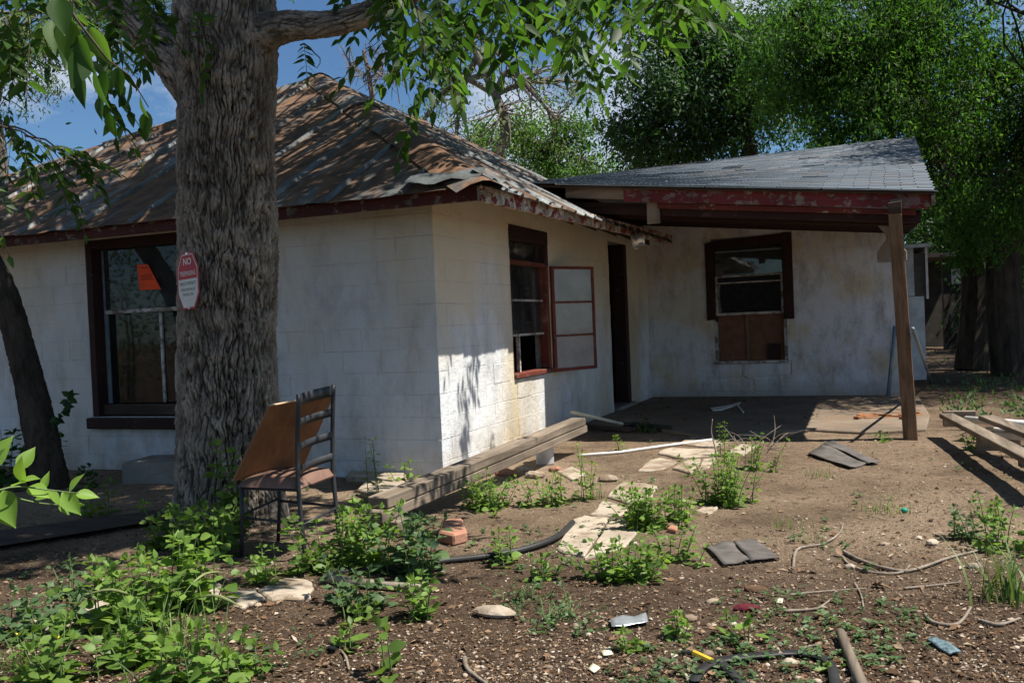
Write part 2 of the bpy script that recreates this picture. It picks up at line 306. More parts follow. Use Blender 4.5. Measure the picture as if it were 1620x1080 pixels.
M['glass_film'] = m_glass('pale_filmed_glass', dirt=.42, film=(.62, .62, .6)); M['glass'] = m_glass('window_glass', dirt=.03); M['glass_dirty'] = m_glass('dusty_glass', dirt=.07)
M['black_metal'] = plain('black_chair_metal', (.030, .032, .036), .42, .0, .3); M['vinyl'] = plain('brown_vinyl', (.16, .095, .07), .5)
M['rubber'] = plain('black_rubber', (.028, .028, .028), .5); M['pvc'] = plain('white_pvc', (.68, .67, .63), .5, 0, .15); M['cream'] = plain('cream_plastic', (.62, .57, .42), .5, 0, .12)
M['mat'] = plain('bitumen_sheet', (.10, .09, .082), .9, 0, .35); M['steel'] = plain('bright_steel', (.8, .81, .82), .3, .75, .1); M['orange'] = plain('orange_paper', (.85, .10, .03), .8, 0, .1)
M['sign_red'] = plain('sign_red', (.42, .045, .055), .4, 0, .12); M['sign_white'] = plain('sign_white', (.62, .62, .58), .45, 0, .1); M['ink'] = plain('sign_ink', (.03, .03, .03), .6); M['chalk'] = plain('chalk_white', (.40, .34, .33), .9)
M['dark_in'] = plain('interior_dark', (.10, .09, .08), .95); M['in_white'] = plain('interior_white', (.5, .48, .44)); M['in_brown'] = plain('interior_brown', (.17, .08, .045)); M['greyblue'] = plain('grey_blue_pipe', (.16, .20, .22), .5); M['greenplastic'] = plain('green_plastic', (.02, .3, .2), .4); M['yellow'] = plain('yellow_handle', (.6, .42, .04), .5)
M['cloth'] = plain('maroon_cloth', (.09, .012, .02), .95); M['bluebit'] = plain('blue_shards', (.10, .15, .17), .5, 0, .7, 60); M['annex'] = plain('annex_paint', (.56, .57, .56), .9, 0, .3, 4); M['shed'] = plain('shed_boards', (.045, .04, .036), .9, 0, .4, 3)
M['rot'] = plain('rotting_brown', (.12, .07, .04), .95, 0, .4)
# ------------------------------------------------------------------ ground
def ground_z(x, y):
    p = np.stack([x * .55, y * .55, np.zeros_like(x)], -1); q = np.stack([x * 2.6, y * 2.6, np.ones_like(x)], -1)
    return .022 * fbm(p, 3) + .010 * fbm(q, 3) - .012
def gz(p): return float(ground_z(np.array([p[0]]), np.array([p[1]]))[0])
def axis(lo, hi, step, far): 
    a = np.arange(lo, hi, step); o = [hi + step * (1.22 ** k - 1) / .22 for k in range(60)]; o = [v for v in o if v < far] + [far]
    n = [lo - step * (1.22 ** k - 1) / .22 for k in range(1, 60)]; n = [v for v in n if v > -far] + [-far]
    return np.array(n[::-1] + list(a) + o)
ax_, ay_ = axis(-6, 8, .055, 160), axis(-5.5, 6, .055, 160); gx, gy = np.meshgrid(ax_, ay_, indexing='ij'); zz = ground_z(gx, gy)
nx, ny = gx.shape; ii, jj = np.meshgrid(np.arange(nx - 1), np.arange(ny - 1), indexing='ij'); k = (ii * ny + jj).ravel()
mul = np.clip(.5 + np.maximum((-1.9 - gy) * .7 + .16 * (gx - 1.8), (gx - 4.2) * .5 + np.clip(gy - 4, -2, 6) * .15) - .24 + .5 * fbm(np.stack([gx * .6 + 4, gy * .6, gx * 0], -1), 3), 0, 1)  # ground litter mask; its rear right term paints tree shade into the soil
gm = np_mesh('ground', np.stack([gx, gy, zz], -1).reshape(-1, 3), np.stack([k, k + ny, k + ny + 1, k + 1], 1), True)
gm.attributes.new('mulch_shade', 'FLOAT', 'POINT').data.foreach_set('value', mul.ravel().astype(np.float32))
tag(link('ground', gm, M['soil']), kind='structure')

# porch floor (thin worn slab with a broken edge)
pe = [(.02, 4.1), (.5, 3.7), (1.15, 3.45), (1.6, 3.0), (2.05, 2.75), (2.3, 3.25), (2.9, 3.5), (3.4, 3.3), (4.05, 3.6), (4.15, 5), (4.1, 7.78), (.02, 7.78)]
tag(MB().prism([(x, y, -.05) for x, y in pe], (0, 0, .078)).build('porch_floor', M['slab'], None, .012), kind='structure')

# flagstone path: each stone a part of the path
path = tag(empty('path'), kind='structure')
stones = [[(880, 868), (905, 822), (925, 815), (962, 820), (948, 842), (925, 878)], [(930, 878), (952, 843), (966, 821), (1000, 823), (1012, 838), (985, 870)],
 [(935, 811), (952, 790), (1000, 800), (978, 815)], [(957, 787), (985, 763), (1043, 770), (1022, 798), (1003, 799)], [(1006, 743), (1028, 726), (1045, 722), (1072, 728), (1050, 741)],
 [(1066, 741), (1084, 729), (1108, 727), (1100, 744), (1092, 749)], [(1104, 744), (1112, 727), (1132, 724), (1122, 740)], [(1038, 717), (1062, 708), (1132, 711), (1128, 721), (1080, 724)],
 [(1148, 716), (1172, 703), (1200, 706), (1176, 720)], [(1098, 809), (1112, 803), (1136, 802), (1122, 815)], [(1072, 703), (1092, 690), (1130, 692), (1150, 704), (1120, 707)], [(1180, 690), (1196, 676), (1212, 680), (1206, 692)],
 [(306, 930), (340, 918), (352, 926), (350, 950), (314, 952)], [(350, 950), (372, 936), (404, 934), (418, 946), (384, 963)], [(410, 933), (440, 915), (480, 916), (500, 924), (490, 944), (428, 949)],
 [(130, 962), (172, 948), (196, 954), (182, 975), (146, 978)], [(208, 960), (250, 948), (272, 956), (252, 974)], [(60, 990), (98, 976), (116, 984), (90, 1004)], [(880, 745), (905, 738), (930, 748), (905, 758)]]
for poly in stones:
    P = [G(*q) for q in poly]; c = sum(P) / len(P); out = []
    for i in range(len(P)):
        a, b = P[i], P[(i + 1) % len(P)]
        for t in (0, .33, .66): q = a + (b - a) * t; q = c + (q - c) * (1 + rng.normal() * .055); out.append((q[0], q[1], -.05))
    top = gz(c) + .012 + rng.random() * .008
    s = MB().prism(out, (0, 0, .05 + top)).build('paving_stone', M['paver'], path, .009)

# ------------------------------------------------------------------ house
house = thing('house', 'derelict white painted block house with rusty tin hip roof and shingled side porch', 'house', (0, 0, 0))
def rect_minus(r, holes):
    out = [r]
    for (a0, a1, b0, b1) in holes:
        nxt = []
        for (u0, u1, v0, v1) in out:
            if a1 <= u0 or a0 >= u1 or b1 <= v0 or b0 >= v1: nxt.append((u0, u1, v0, v1)); continue
            if a0 > u0: nxt.append((u0, a0, v0, v1))
            if a1 < u1: nxt.append((a1, u1, v0, v1))
            m0, m1 = max(u0, a0), min(u1, a1)
            if b0 > v0: nxt.append((m0, m1, v0, b0))
            if b1 < v1: nxt.append((m0, m1, b1, v1))
        out = nxt
    return [q for q in out if q[1] - q[0] > .012 and q[3] - q[2] > .012]
def wall(name, o, u, n, L, H, holes, mat, blocks=None, th=.2, label=None, ch=.203, bl=.405, z_lo=-.25, c0=0, c1=0):
    """o: outer base corner, u: along, n: outward normal; a recessed core with holes, and blocks proud of it"""
    o, u, n = (np.array(q, float) for q in (o, u, n)); zv = np.array([0, 0, 1.])
    us = sorted({c0, L - c1, *[q for h in holes for q in h[:2]]}); zs = sorted({z_lo, H, *[q for h in holes for q in h[2:]]}); mb = MB()
    for i in range(len(us) - 1):
        for r in rect_minus((us[i], us[i + 1], z_lo, H), holes):
            q = [o + u * a + zv * b for a, b in ((r[0], r[2]), (r[1], r[2]), (r[1], r[3]), (r[0], r[3]))]
            f = .0045; mb.hexa([p - n * f for p in q], [p - n * th for p in q])
    wl = mb.build(name, M['mortar'] if blocks else mat, house)
    if label: wl['label'] = label
    if blocks:
        ua, ub = blocks; row = 0; z = -.06
        while z < H - .02:
            z1 = min(z + ch, H); x = ua - (bl / 2 if row % 2 else 0)
            while x < ub:
                for r in rect_minus((max(x, ua), min(x + bl, ub), z, z1), holes):
                    pr = float(np.clip(rng.normal() * .0018, -.002, .004)); ch_ = .0045; jj_ = np.maximum(0, rng.normal(size=4) * .0017 + .0002); jj_[0] *= r[0] > ua + .001; jj_[1] *= r[1] < ub - .001; r = (r[0] + jj_[0], r[1] - jj_[1] * .5, r[2] + jj_[2], r[3] - jj_[3] * .5)
                    if r[1] - r[0] < .02 or r[3] - r[2] < .02: continue
                    bk = [o + u * a + zv * b - n * .012 for a, b in ((r[0], r[2]), (r[1], r[2]), (r[1], r[3]), (r[0], r[3]))]
                    md = [p + n * (.012 + pr - ch_ * .6) for p in bk]
                    jt = rng.normal(size=(4, 2)) * .0012
                    fr = [o + u * (a + sa * ch_ + jt[k_][0]) + zv * (b + sb * ch_ + jt[k_][1]) + n * pr for k_, (a, b, sa, sb) in enumerate(((r[0], r[2], 1, 1), (r[1], r[2], -1, 1), (r[1], r[3], -1, -1), (r[0], r[3], 1, -1)))]
                    q = MB().add(bk + md + fr, [(0, 1, 5, 4), (1, 2, 6, 5), (2, 3, 7, 6), (3, 0, 4, 7), (4, 5, 9, 8), (5, 6, 10, 9), (6, 7, 11, 10), (7, 4, 8, 11), (8, 9, 10, 11)])
                    q.build('block', mat, wl)
                x += bl
            z = z1; row += 1
    return wl
WL = (5.15, 6.85, .55, 2.42)                 # left window (u from the far left end, wall starts at X=-9.3)
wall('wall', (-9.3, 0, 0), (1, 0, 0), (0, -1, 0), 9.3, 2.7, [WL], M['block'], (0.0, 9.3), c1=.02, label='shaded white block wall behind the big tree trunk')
WR = (1.75, 2.93, .76, 2.42); DR = (5.5, 6.48, .03, 2.5)
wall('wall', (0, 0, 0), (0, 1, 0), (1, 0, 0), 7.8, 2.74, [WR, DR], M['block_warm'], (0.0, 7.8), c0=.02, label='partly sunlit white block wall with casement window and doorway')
PW = (1.08, 2.23, .58, 2.60)
wall('wall', (-.05, 7.8, 0), (1, 0, 0), (0, -1, 0), 3.9, 3.0, [(PW[0] + .05, PW[1] + .05, PW[2], PW[3])], M['plaster'], None, label='stained plaster wall under the porch roof')
wall('wall', (3.85, 7.8, 0), (0, 1, 0), (1, 0, 0), 3.2, 2.9, [], M['plaster'], None)
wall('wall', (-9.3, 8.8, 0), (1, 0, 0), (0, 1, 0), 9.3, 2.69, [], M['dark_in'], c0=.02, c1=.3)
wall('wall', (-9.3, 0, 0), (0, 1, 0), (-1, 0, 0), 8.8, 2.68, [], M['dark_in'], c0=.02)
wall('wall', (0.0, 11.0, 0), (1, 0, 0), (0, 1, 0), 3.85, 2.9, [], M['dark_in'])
# block patches laid bare under the porch window
pw = house.children[-4] if False else None
patch = empty('bare_block_patch', (0, 0, 0), house)
for (a, b, c, d) in [(1.06, 1.50, .33, .54), (1.53, 2.25, .34, .55), (.86, 1.26, .10, .30), (1.30, 1.66, .09, .31), (1.69, 2.06, .1, .32), (2.09, 2.44, .08, .29)]:
    p = [(a, c), (b - .02, c + .008), (b, d - .015), (a + .012, d)]
    MB().hexa([(x, 7.814, z) for x, z in p], [(x + .006 * (1 if i in (0, 3) else -1), 7.797, z + .006 * (1 if i < 2 else -1)) for i, (x, z) in enumerate(p)]).build('block', M['plaster'], patch, .004)
for pts in ([(1.515, .55), (1.52, .45), (1.505, .36), (1.58, .325), (1.675, .30), (1.682, .21)], [(2.29, .60), (2.272, .50), (2.28, .42), (2.262, .35)]):
    for i in range(len(pts) - 1): MB().bar((pts[i][0], 7.8055, pts[i][1]), (pts[i + 1][0], 7.8055, pts[i + 1][1]), .006, .006 + .010 * rng.random(), (0, -1, 0)).build('crack', M['darkwood'], patch)
# interior: floor, ceiling, partitions
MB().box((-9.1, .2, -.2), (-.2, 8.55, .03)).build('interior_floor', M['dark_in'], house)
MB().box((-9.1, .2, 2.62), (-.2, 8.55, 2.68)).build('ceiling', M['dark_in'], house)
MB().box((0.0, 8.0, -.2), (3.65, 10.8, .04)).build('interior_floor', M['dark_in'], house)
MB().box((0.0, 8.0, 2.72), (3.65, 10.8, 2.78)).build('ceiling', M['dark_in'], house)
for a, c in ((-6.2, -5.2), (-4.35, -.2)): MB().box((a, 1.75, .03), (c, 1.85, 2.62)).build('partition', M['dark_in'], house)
for (x0, x1, y, mt) in ((-5.55, -5.32, 1.5, 'in_white'), (-5.3, -4.98, 1.58, 'wood_z'), (-4.62, -4.50, 1.62, 'in_brown'), (-4.48, -4.40, 1.6, 'in_white')):
    MB().box((x0, y, .03), (x1, y + .08, 2.6)).build('stud', M[mt], house)
for (x, y, mt) in ((-.75, 2.6, 'wood_z'), (-.9, 2.05, 'in_white'), (-.55, 6.1, 'wood_z'), (-.5, 5.75, 'in_brown'), (-.8, 5.9, 'in_white')):
    MB().box((x - .04, y - .04, .03), (x + .04, y + .05, 2.6)).build('stud', M[mt], house)

# ---- left window
lw = empty('window', (-3.3, 0, .55), house); lw['label'] = 'dark framed sash window beside the big trunk'
x0, x1 = -4.15, -2.45
b = MB().box((x0, .0, .55), (x0 + .085, .19, 2.42)).box((x1 - .085, .0, .55), (x1, .19, 2.42)).box((x0 + .085, .004, 2.32), (x1 - .085, .19, 2.42)).build('frame', M['maroon'], lw, .004)
for a in (x0 + .087, x1 - .13): MB().box((a, .13, .68), (a + .043, .175, 2.32)).build('jamb', M['greyblue'], lw, .003)
MB().box((x0 + .087, .06, .565), (x1 - .087, .20, .675)).build('inner_sill', M['darkwood'], lw, .006)
MB().box((x0 - .03, -.075, .43), (x1 + .03, .05, .545)).build('sill', M['maroon'], lw, .012)
MB().box((x0 + .132, .10, 1.635), (x1 - .132, .15, 1.675)).build('meeting_rail', M['chippy'], lw, .004)
MB().box((x0 + .135, .118, 1.68), (x1 - .135, .123, 2.315)).build('pane', M['glass_dirty'], lw)
MB().box((x0 + .135, .148, .69), (x1 - .135, .153, 1.633)).build('pane', M['glass'], lw)
MB().box((-3.30, .128, .69), (-3.27, .147, 1.633)).build('glazing_bar', M['chippy'], lw)

# ---- right window with casement swung open
rw = empty('window', (0, 2.34, .76), house); rw['label'] = 'narrow red framed window beside the sunlit wall, casement leaf open'
y0, y1 = WR[0], WR[1]
MB().box((-.16, y0 + .002, 2.26), (.012, y1 - .002, 2.418)).box((-.16, y1 - .12, 2.02), (.008, y1 - .002, 2.26)).build('head', M['maroon'], rw, .004)
MB().box((-.10, y0 + .002, 2.0), (.006, y1 - .002, 2.045)).build('transom', M['casement'], rw, .004)
MB().box((-.12, y0 + .002, .765), (.035, y1 + .02, .815)).build('sill', M['casement'], rw, .006)
MB().box((-.10, y1 - .085, .815), (.004, y1 - .002, 2.0)).build('jamb', M['casement'], rw, .004)
MB().box((-.10, y0 + .002, .815), (-.01, y0 + .045, 2.0)).build('jamb', M['maroon'], rw, .004)
for za, zb in ((1.215, 1.24), (1.6, 1.622)): MB().box((-.09, y0 + .047, za), (-.05, y1 - .087, zb)).build('muntin', M['chippy'], rw)
MB().box((-.088, y0 + .30, .817), (-.052, y0 + .335, 1.213)).build('muntin', M['chippy'], rw)
for za, zb in ((1.242, 1.598), (1.624, 1.998)): MB().box((-.072, y0 + .05, za), (-.068, y1 - .09, zb)).build('pane', M['glass_dirty'], rw)
MB().box((-.072, y0 + .05, 2.047), (-.068, y1 - .122, 2.258)).build('pane', M['glass_dirty'], rw)
# the open leaf
lf = empty('casement_leaf', (0, 0, 0), rw); th = R_(27); W_ = .72; hy = y1 + .03
def LF(a, t, z): return (.02 + a * math.sin(th) + t * math.cos(th), hy + a * math.cos(th) - t * math.sin(th), z)
def lbox(mb, a0, a1, z0, z1, t0=-.016, t1=.016):
    return mb.hexa([LF(a0, t0, z0), LF(a1, t0, z0), LF(a1, t1, z0), LF(a0, t1, z0)], [LF(a0, t0, z1), LF(a1, t0, z1), LF(a1, t1, z1), LF(a0, t1, z1)])
lf.location = (-0, -2.34, -.76)
mb = MB(); lbox(mb, 0, .045, .76, 2.02); lbox(mb, W_ - .04, W_, .76, 2.02); lbox(mb, .045, W_ - .04, 1.985, 2.02); lbox(mb, .045, W_ - .04, .76, .80); mb.build('stile', M['casement'], rw, .003)
for za in (1.575, 1.175): mb = MB(); lbox(mb, .046, W_ - .041, za, za + .025, -.012, .012); mb.build('muntin', M['casement'], rw)
for za, zb in ((.80, 1.175), (1.2, 1.575), (1.6, 1.985)):
    mb = MB(); lbox(mb, .045, W_ - .04, za, zb, -.002, .002); mb.build('pane', M['glass_film'], rw)
bpy.data.objects.remove(lf)

# ---- doorway
dw = empty('doorway', (0, 5.98, .03), house)
MB().box((-.2, 6.30, .03), (.006, 6.478, 2.5)).build('door_jamb', M['maroon'], dw, .004)
MB().box((-.2, 5.502, .03), (-.12, 5.56, 2.5)).build('door_jamb', M['maroon'], dw, .004)
MB().box((-.22, 5.50, -.1), (.07, 6.55, .075)).build('threshold', M['conc'], dw, .01)

# ---- porch window
pwn = empty('window', (1.65, 7.8, .58), house); pwn['label'] = 'broken sash window in the porch wall, lower half boarded'
x0, x1, z0, z1 = PW; Yp = 7.8
MB().add([(x0 - .1, Yp - .03, 1.28), (x0 + .03, Yp - .03, 1.28), (x0 + .03, Yp - .03, 2.56), (x0 - .1, Yp - .03, 2.53), (x0 - .1, Yp + .1, 1.28), (x0 + .03, Yp + .1, 1.28), (x0 + .03, Yp + .1, 2.56), (x0 - .1, Yp + .1, 2.53)],
         [(0, 1, 2, 3), (0, 4, 5, 1), (1, 5, 6, 2), (2, 6, 7, 3), (3, 7, 4, 0)]).build('casing', M['maroon'], pwn)
MB().box((x1 - .03, Yp - .034, 1.25), (x1 + .12, Yp + .1, 2.62)).build('casing', M['maroon'], pwn, .004)
MB().hexa([(x0 + .03, Yp - .031, 2.43), (x1 - .03, Yp - .031, 2.47), (x1 - .03, Yp + .1, 2.47), (x0 + .03, Yp + .1, 2.43)], [(x0 + .03, Yp - .031, 2.56), (x1 - .03, Yp - .031, 2.61), (x1 - .03, Yp + .1, 2.61), (x0 + .03, Yp + .1, 2.56)]).build('casing', M['maroon'], pwn)
for a in (x0 + .001, x1 - .05): MB().box((a, Yp + .02, .6), (a + .049, Yp + .12, 1.25)).build('jamb', M['chippy'], pwn, .004)
MB().box((x0 - .02, Yp - .03, .555), (x1 + .02, Yp + .12, .60)).build('sill', M['chippy'], pwn, .006)
for a, bz, mt in ((1.345, 1.385, 'chippy'), (1.86, 1.885, 'chippy'), (1.965, 1.99, 'chippy'), (2.37, 2.395, 'greyblue')): MB().box((x0 + .05, Yp + .04, a), (x1 - .05, Yp + .075, bz)).build('sash_rail', M[mt], pwn, .003)
for a in (x0 + .035, x1 - .078): MB().box((a, Yp + .036, 1.345), (a + .035, Yp + .08, 1.98)).build('stile', M['chippy'], pwn, .003)
MB().box((x0 + .05, Yp + .055, 1.995), (x1 - .05, Yp + .06, 2.43)).build('pane', M['glass'], pwn)
MB().prism([(x0 + .07, Yp + .055, 1.39), (x0 + .13, Yp + .055, 1.40), (x0 + .1, Yp + .055, 1.6), (x0 + .115, Yp + .055, 1.85), (x0 + .07, Yp + .055, 1.86)], (0, .004, 0)).build('glass_shard', M['glass_dirty'], pwn)
for a, bx_ in ((x0 + .052, x0 + .50), (x0 + .56, x1 - .055)): MB().box((a, Yp + .13, .6), (bx_, Yp + .145, 1.345)).build('board', M['in_brown'], pwn)
MB().box((x0 + .50, Yp + .10, .6), (x0 + .555, Yp + .15, 1.345)).build('stud', M['post'], pwn)
MB().prism([(x0 + .82, Yp + .09, .6), (x0 + 1.02, Yp + .09, .6), (x0 + 1.03, Yp + .09, .86), (x0 + .83, Yp + .09, .87)], (0, .03, 0)).build('board_scrap', M['maroon'], pwn)

# ------------------------------------------------------------------ metal hip roof
EX, EY, EZ = .70, -.45, 2.50
T_ = 4.5; PK = np.array([EX - T_, EY + T_, 5.06]); FR = np.array([EX, EY, EZ]); FL = np.array([-9.5, EY, EZ]); BR = np.array([EX, 9.2, EZ]); BL = np.array([-9.5, 9.2, EZ])
roof = empty('roof', (0, 0, 0), house)
def slope(A, B, P, breaks, mat, rib, cut=None):
    """panels of one triangular slope: A..B eave ends, P the peak"""
    A, B, P = map(np.array, (A, B, P)); u = (B - A); L = np.linalg.norm(u); u = u / L; t0 = float((P - A) @ u); s = P - A - u * t0; S = np.linalg.norm(s); s = s / S; nrm = np.cross(u, s); nrm = nrm if nrm[2] > 0 else -nrm
    def top(t): return S * (t / t0 if t < t0 else (L - t) / (L - t0))
    def pt(t, h, up=0): return A + u * t + s * h + nrm * up
    for i in range(len(breaks) - 1):
        a, c = breaks[i], breaks[i + 1]; m_ = 0
        lift = .004 + .006 * rng.random(); e = -.05 - .03 * rng.random(); e = .95 if cut and a > cut else e; nseg = 7; grid = []; ts = np.linspace(a, c, nseg)
        for t in ts:
            tp = max(top(t), .02); col = []
            for h in np.linspace(0, 1, 12):
                w_ = .006 * noise(np.array([[t * 1.7, h * 6 + i, 3.]]))[0]; 
                curl = (.018 * noise(np.array([[t * 3, i * 1.0, 9.]]))[0] - .004) * max(0, 1 - h * tp / .22)
                col.append(pt(t, e * (1 - h) + tp * h + .012 * (1 - h) * noise(np.array([[t * 5, 1., i]]))[0], lift + w_ + curl))
            grid.append(col)
        V = np.array(grid).reshape(-1, 3); n2 = 12
        F = np.array([(x * n2 + y, (x + 1) * n2 + y, (x + 1) * n2 + y + 1, x * n2 + y + 1) for x in range(nseg - 1) for y in range(n2 - 1)])
        me = np_mesh('roof_sheet', V, F, True); sh = link('roof_sheet', me, mat, roof); sh['label'] = 'rusty roof sheet' if False else ''; del sh['label']
        # standing rib on the sheet's edge
        hgt, wd = rib
        if i and top(a) > .3:
            r = MB(); hs = np.linspace(0, 1, 9); tp = top(a)
            lo, hi = [], []
            for h in hs:
                q = e * (1 - h) + tp * h; wob = .008 * noise(np.array([[a, h * 4, 2.]]))[0]
                lo.append([pt(a - wd / 2 + wob, q, .004), pt(a - wd * .22 + wob, q, hgt), pt(a + wd * .22 + wob, q, hgt), pt(a + wd / 2 + wob, q, .004)])
            vs_ = [p for l_ in lo for p in l_]; fs = [(k_ * 4 + j, k_ * 4 + j + 1, k_ * 4 + 5 + j, k_ * 4 + 4 + j) for k_ in range(8) for j in range(3)] + [(0, 3, 2, 1)]
            r.add(vs_, fs).build('standing_seam', M['seam'] if rib[1] < .08 else mat, roof)
    return pt, top, L, S
brk = [0]
while brk[-1] < 10.2 - .9: brk.append(brk[-1] + .70 + .08 * rng.random())
brk.append(10.2); brkL = [10.2 - q for q in brk[::-1]]
slope(FL, FR, PK, brkL, M['tin_left'], (.036, .055))
brk = [0]
while brk[-1] < 9.65 - .55: brk.append(brk[-1] + .33 + .05 * rng.random())
brk.append(9.65); slope(FR, BR, PK, brk, M['tin_right'], (.03, .09), 6.95)
slope(BL, FL, PK, list(np.linspace(0, 9.65, 9)), M['tin_left'], (.028, .05)); slope(BR, BL, PK, list(np.linspace(0, 10.2, 9)), M['tin_left'], (.028, .05))
# hip caps: bent overlapping strips
def hip(A, B, nseg, mat, wd=.19, lastbend=0):
    A, B = np.array(A), np.array(B); d = (B - A) / np.linalg.norm(B - A); side = np.cross(d, (0, 0, 1)); side /= np.linalg.norm(side); upv = np.cross(side, d); Ls = np.linalg.norm(B - A)
    for i in range(nseg):
        a = Ls * i / nseg - .06; b_ = Ls * (i + 1) / nseg + .04; l0 = .035 + .012 * (i % 2) + .01 * rng.random(); cols = []
        for t in np.linspace(a, b_, 7):
            wob = .014 * noise(np.array([[t * 2.2, i * 3., 0]]))[0]; w2 = wd * (1 + .12 * noise(np.array([[t * 3., 7., i]]))[0])
            cols.append([A + d * t + side * x * w2 + upv * (l0 + wob - abs(x) * .085 - (.03 if abs(x) > .9 else 0)) for x in (-1, -.55, -.12, .12, .55, 1)])
        V = np.array(cols).reshape(-1, 3); F = [(x * 6 + y, (x + 1) * 6 + y, (x + 1) * 6 + y + 1, x * 6 + y + 1) for x in range(6) for y in range(5)]
        link('ridge_cap', np_mesh('ridge_cap', V, np.array(F)), mat, roof)
hip(FR + np.array([.02, -.02, 0]), PK, 5, M['tin_cap'], .25); hip(FL, PK, 5, M['tin_cap'], .15); hip(BR, PK, 5, M['tin_cap'], .12); hip(BL, PK, 4, M['tin_cap'])
# curled flashing ends at the eave corner
for (a, b_, mt) in (((EX - .72, EY - .07, EZ + .03), (EX - .02, EY - .05, EZ + .03), 'seam'), ((EX + .06, EY + .05, EZ + .02), (EX + .06, EY + .5, EZ + .03), 'seam')):
    a, b_ = np.array(a), np.array(b_); V = []; dv = (b_ - a); up = np.array([-.22, 0, .13]) if abs(dv[1]) > abs(dv[0]) else np.array([0, .24, .135])
    for k_, t in enumerate(np.linspace(0, 1, 10)):
        z = .03 * math.sin(k_ * 1.3) * .6
        for s_ in np.linspace(0, 1, 4): V.append(a + dv * t + up * s_ * (.8 + .1 * math.sin(k_)) + np.array([0, 0, z * (1 - s_) + .012]))
    F = [(x * 4 + y, (x + 1) * 4 + y, (x + 1) * 4 + y + 1, x * 4 + y + 1) for x in range(9) for y in range(3)]
    link('flashing', np_mesh('flashing', np.array(V), np.array(F), True), M[mt], roof)
# fascia boards and rafter tails
MB().hexa([(FL[0], EY + .012, 2.39), (EX - .03, EY + .012, 2.37), (EX - .03, EY + .05, 2.37), (FL[0], EY + .05, 2.39)], [(FL[0], EY + .012, 2.475), (EX - .03, EY + .012, 2.485), (EX - .03, EY + .05, 2.485), (FL[0], EY + .05, 2.475)]).build('fascia', M['red_dark'], roof, .004)
MB().hexa([(EX - .06, EY + .01, 2.36), (EX - .015, EY + .01, 2.36), (EX - .015, 6.68, 2.47), (EX - .06, 6.68, 2.47)], [(EX - .06, EY + .01, 2.49), (EX - .015, EY + .01, 2.49), (EX - .015, 6.68, 2.62), (EX - .06, 6.68, 2.62)]).build('fascia', M['red_white'], roof, .004)
for i in range(7): MB().hexa([(EX - .07, .3 + i * .85, 2.38), (EX - .07, .35 + i * .85, 2.38), (-.1, .35 + i * .85, 2.72), (-.1, .3 + i * .85, 2.72)], [(EX - .07, .3 + i * .85, 2.47), (EX - .07, .35 + i * .85, 2.47), (-.1, .35 + i * .85, 2.81), (-.1, .3 + i * .85, 2.81)]).build('rafter', M['darkwood'], roof)
for i in range(10): MB().hexa([(-.3 - i * .8, EY + .05, 2.38), (-.25 - i * .8, EY + .05, 2.38), (-.25 - i * .8, .1, 2.64), (-.3 - i * .8, .1, 2.64)], [(-.3 - i * .8, EY + .05, 2.47), (-.25 - i * .8, EY + .05, 2.47), (-.25 - i * .8, .1, 2.73), (-.3 - i * .8, .1, 2.73)]).build('rafter', M['darkwood'], roof)

# ------------------------------------------------------------------ porch roof
proof = empty('porch_roof', (0, 0, 0), house)
PX0, PX1, PY0, PY1 = -1.9, 4.17, 2.78, 9.0
def ez(x): return 2.925 - (x - .43) * .113
def rz(x): return 4.05 + .012 * (x + 1.5)
def PR(x, v, up=0):                          # v 0 eave .. 1 ridge, a slightly sagging sheet
    z = ez(x) * (1 - v) + rz(x) * v - .05 * math.sin(math.pi * v) - .03 * math.sin(math.pi * (x - PX0) / (PX1 - PX0)) * math.sin(math.pi * v)
    return (x + .03 * v, PY0 + (PY1 - PY0) * v, z + up)
def sheet(name, mat, off, th, n=14, x0=PX0, x1=PX1):
    V = [PR(x, v, off) for x in np.linspace(x0, x1, n) for v in np.linspace(0, 1, n)] + [PR(x, v, off - th) for x in np.linspace(x0, x1, n) for v in np.linspace(0, 1, n)]
    N = n * n; F = [(a * n + b_, (a + 1) * n + b_, (a + 1) * n + b_ + 1, a * n + b_ + 1) for a in range(n - 1) for b_ in range(n - 1)]; F += [tuple(i + N for i in f[::-1]) for f in F]
    F += [(a * n, a * n + N, (a + 1) * n + N, (a + 1) * n) for a in range(n - 1)] + [((n - 1) * n + b_, (n - 1) * n + b_ + N, (n - 1) * n + b_ + 1 + N, (n - 1) * n + b_ + 1) for b_ in range(n - 1)]
    return link(name, np_mesh(name, np.array(V), np.array(F)), mat, proof)
sheet('roof_deck', M['darkwood'], -.012, .03)
sheet('felt', M['felt'], .002, .006)
NROW = 45; tabs = []
for r in range(NROW):
    v0 = r / NROW - .004; v1 = (r + 1.12) / NROW; x = PX0 - (.16 if r % 2 else 0) - .03 * rng.random()
    while x < PX1:
        a, c = max(x + .005, PX0), min(x + .305 - .005, PX1 + .012 + .012 * rng.random()); x += .305
        if c - a < .03: continue
        q = rng.random(); lift = .003 * rng.random() + (.012 if q > .965 else 0); dv = .0016 * rng.normal()
        if .89 < (r / NROW) < .97 and 0.1 < a < .75: continue
        bot = [PR(a, v0 + dv, .006), PR(c, v0 + dv, .006), PR(c, min(v1, 1), .003), PR(a, min(v1, 1), .003)]; tp = [PR(a, v0 + dv, .0115 + lift), PR(c, v0 + dv, .0115 + lift), PR(c, min(v1, 1), .0055), PR(a, min(v1, 1), .0055)]
        tabs.append((PR((a + c) / 2, v0), bot, tp))
def pxsize(t):
    p = np.array(t[0]) - CAM; vis = 1.0 if t[0][0] > -.9 else .2; return vis * (abs(p @ np.array([0, 0, 1])) * 0 + 1) / (p @ p) 
tabs.sort(key=pxsize, reverse=True)
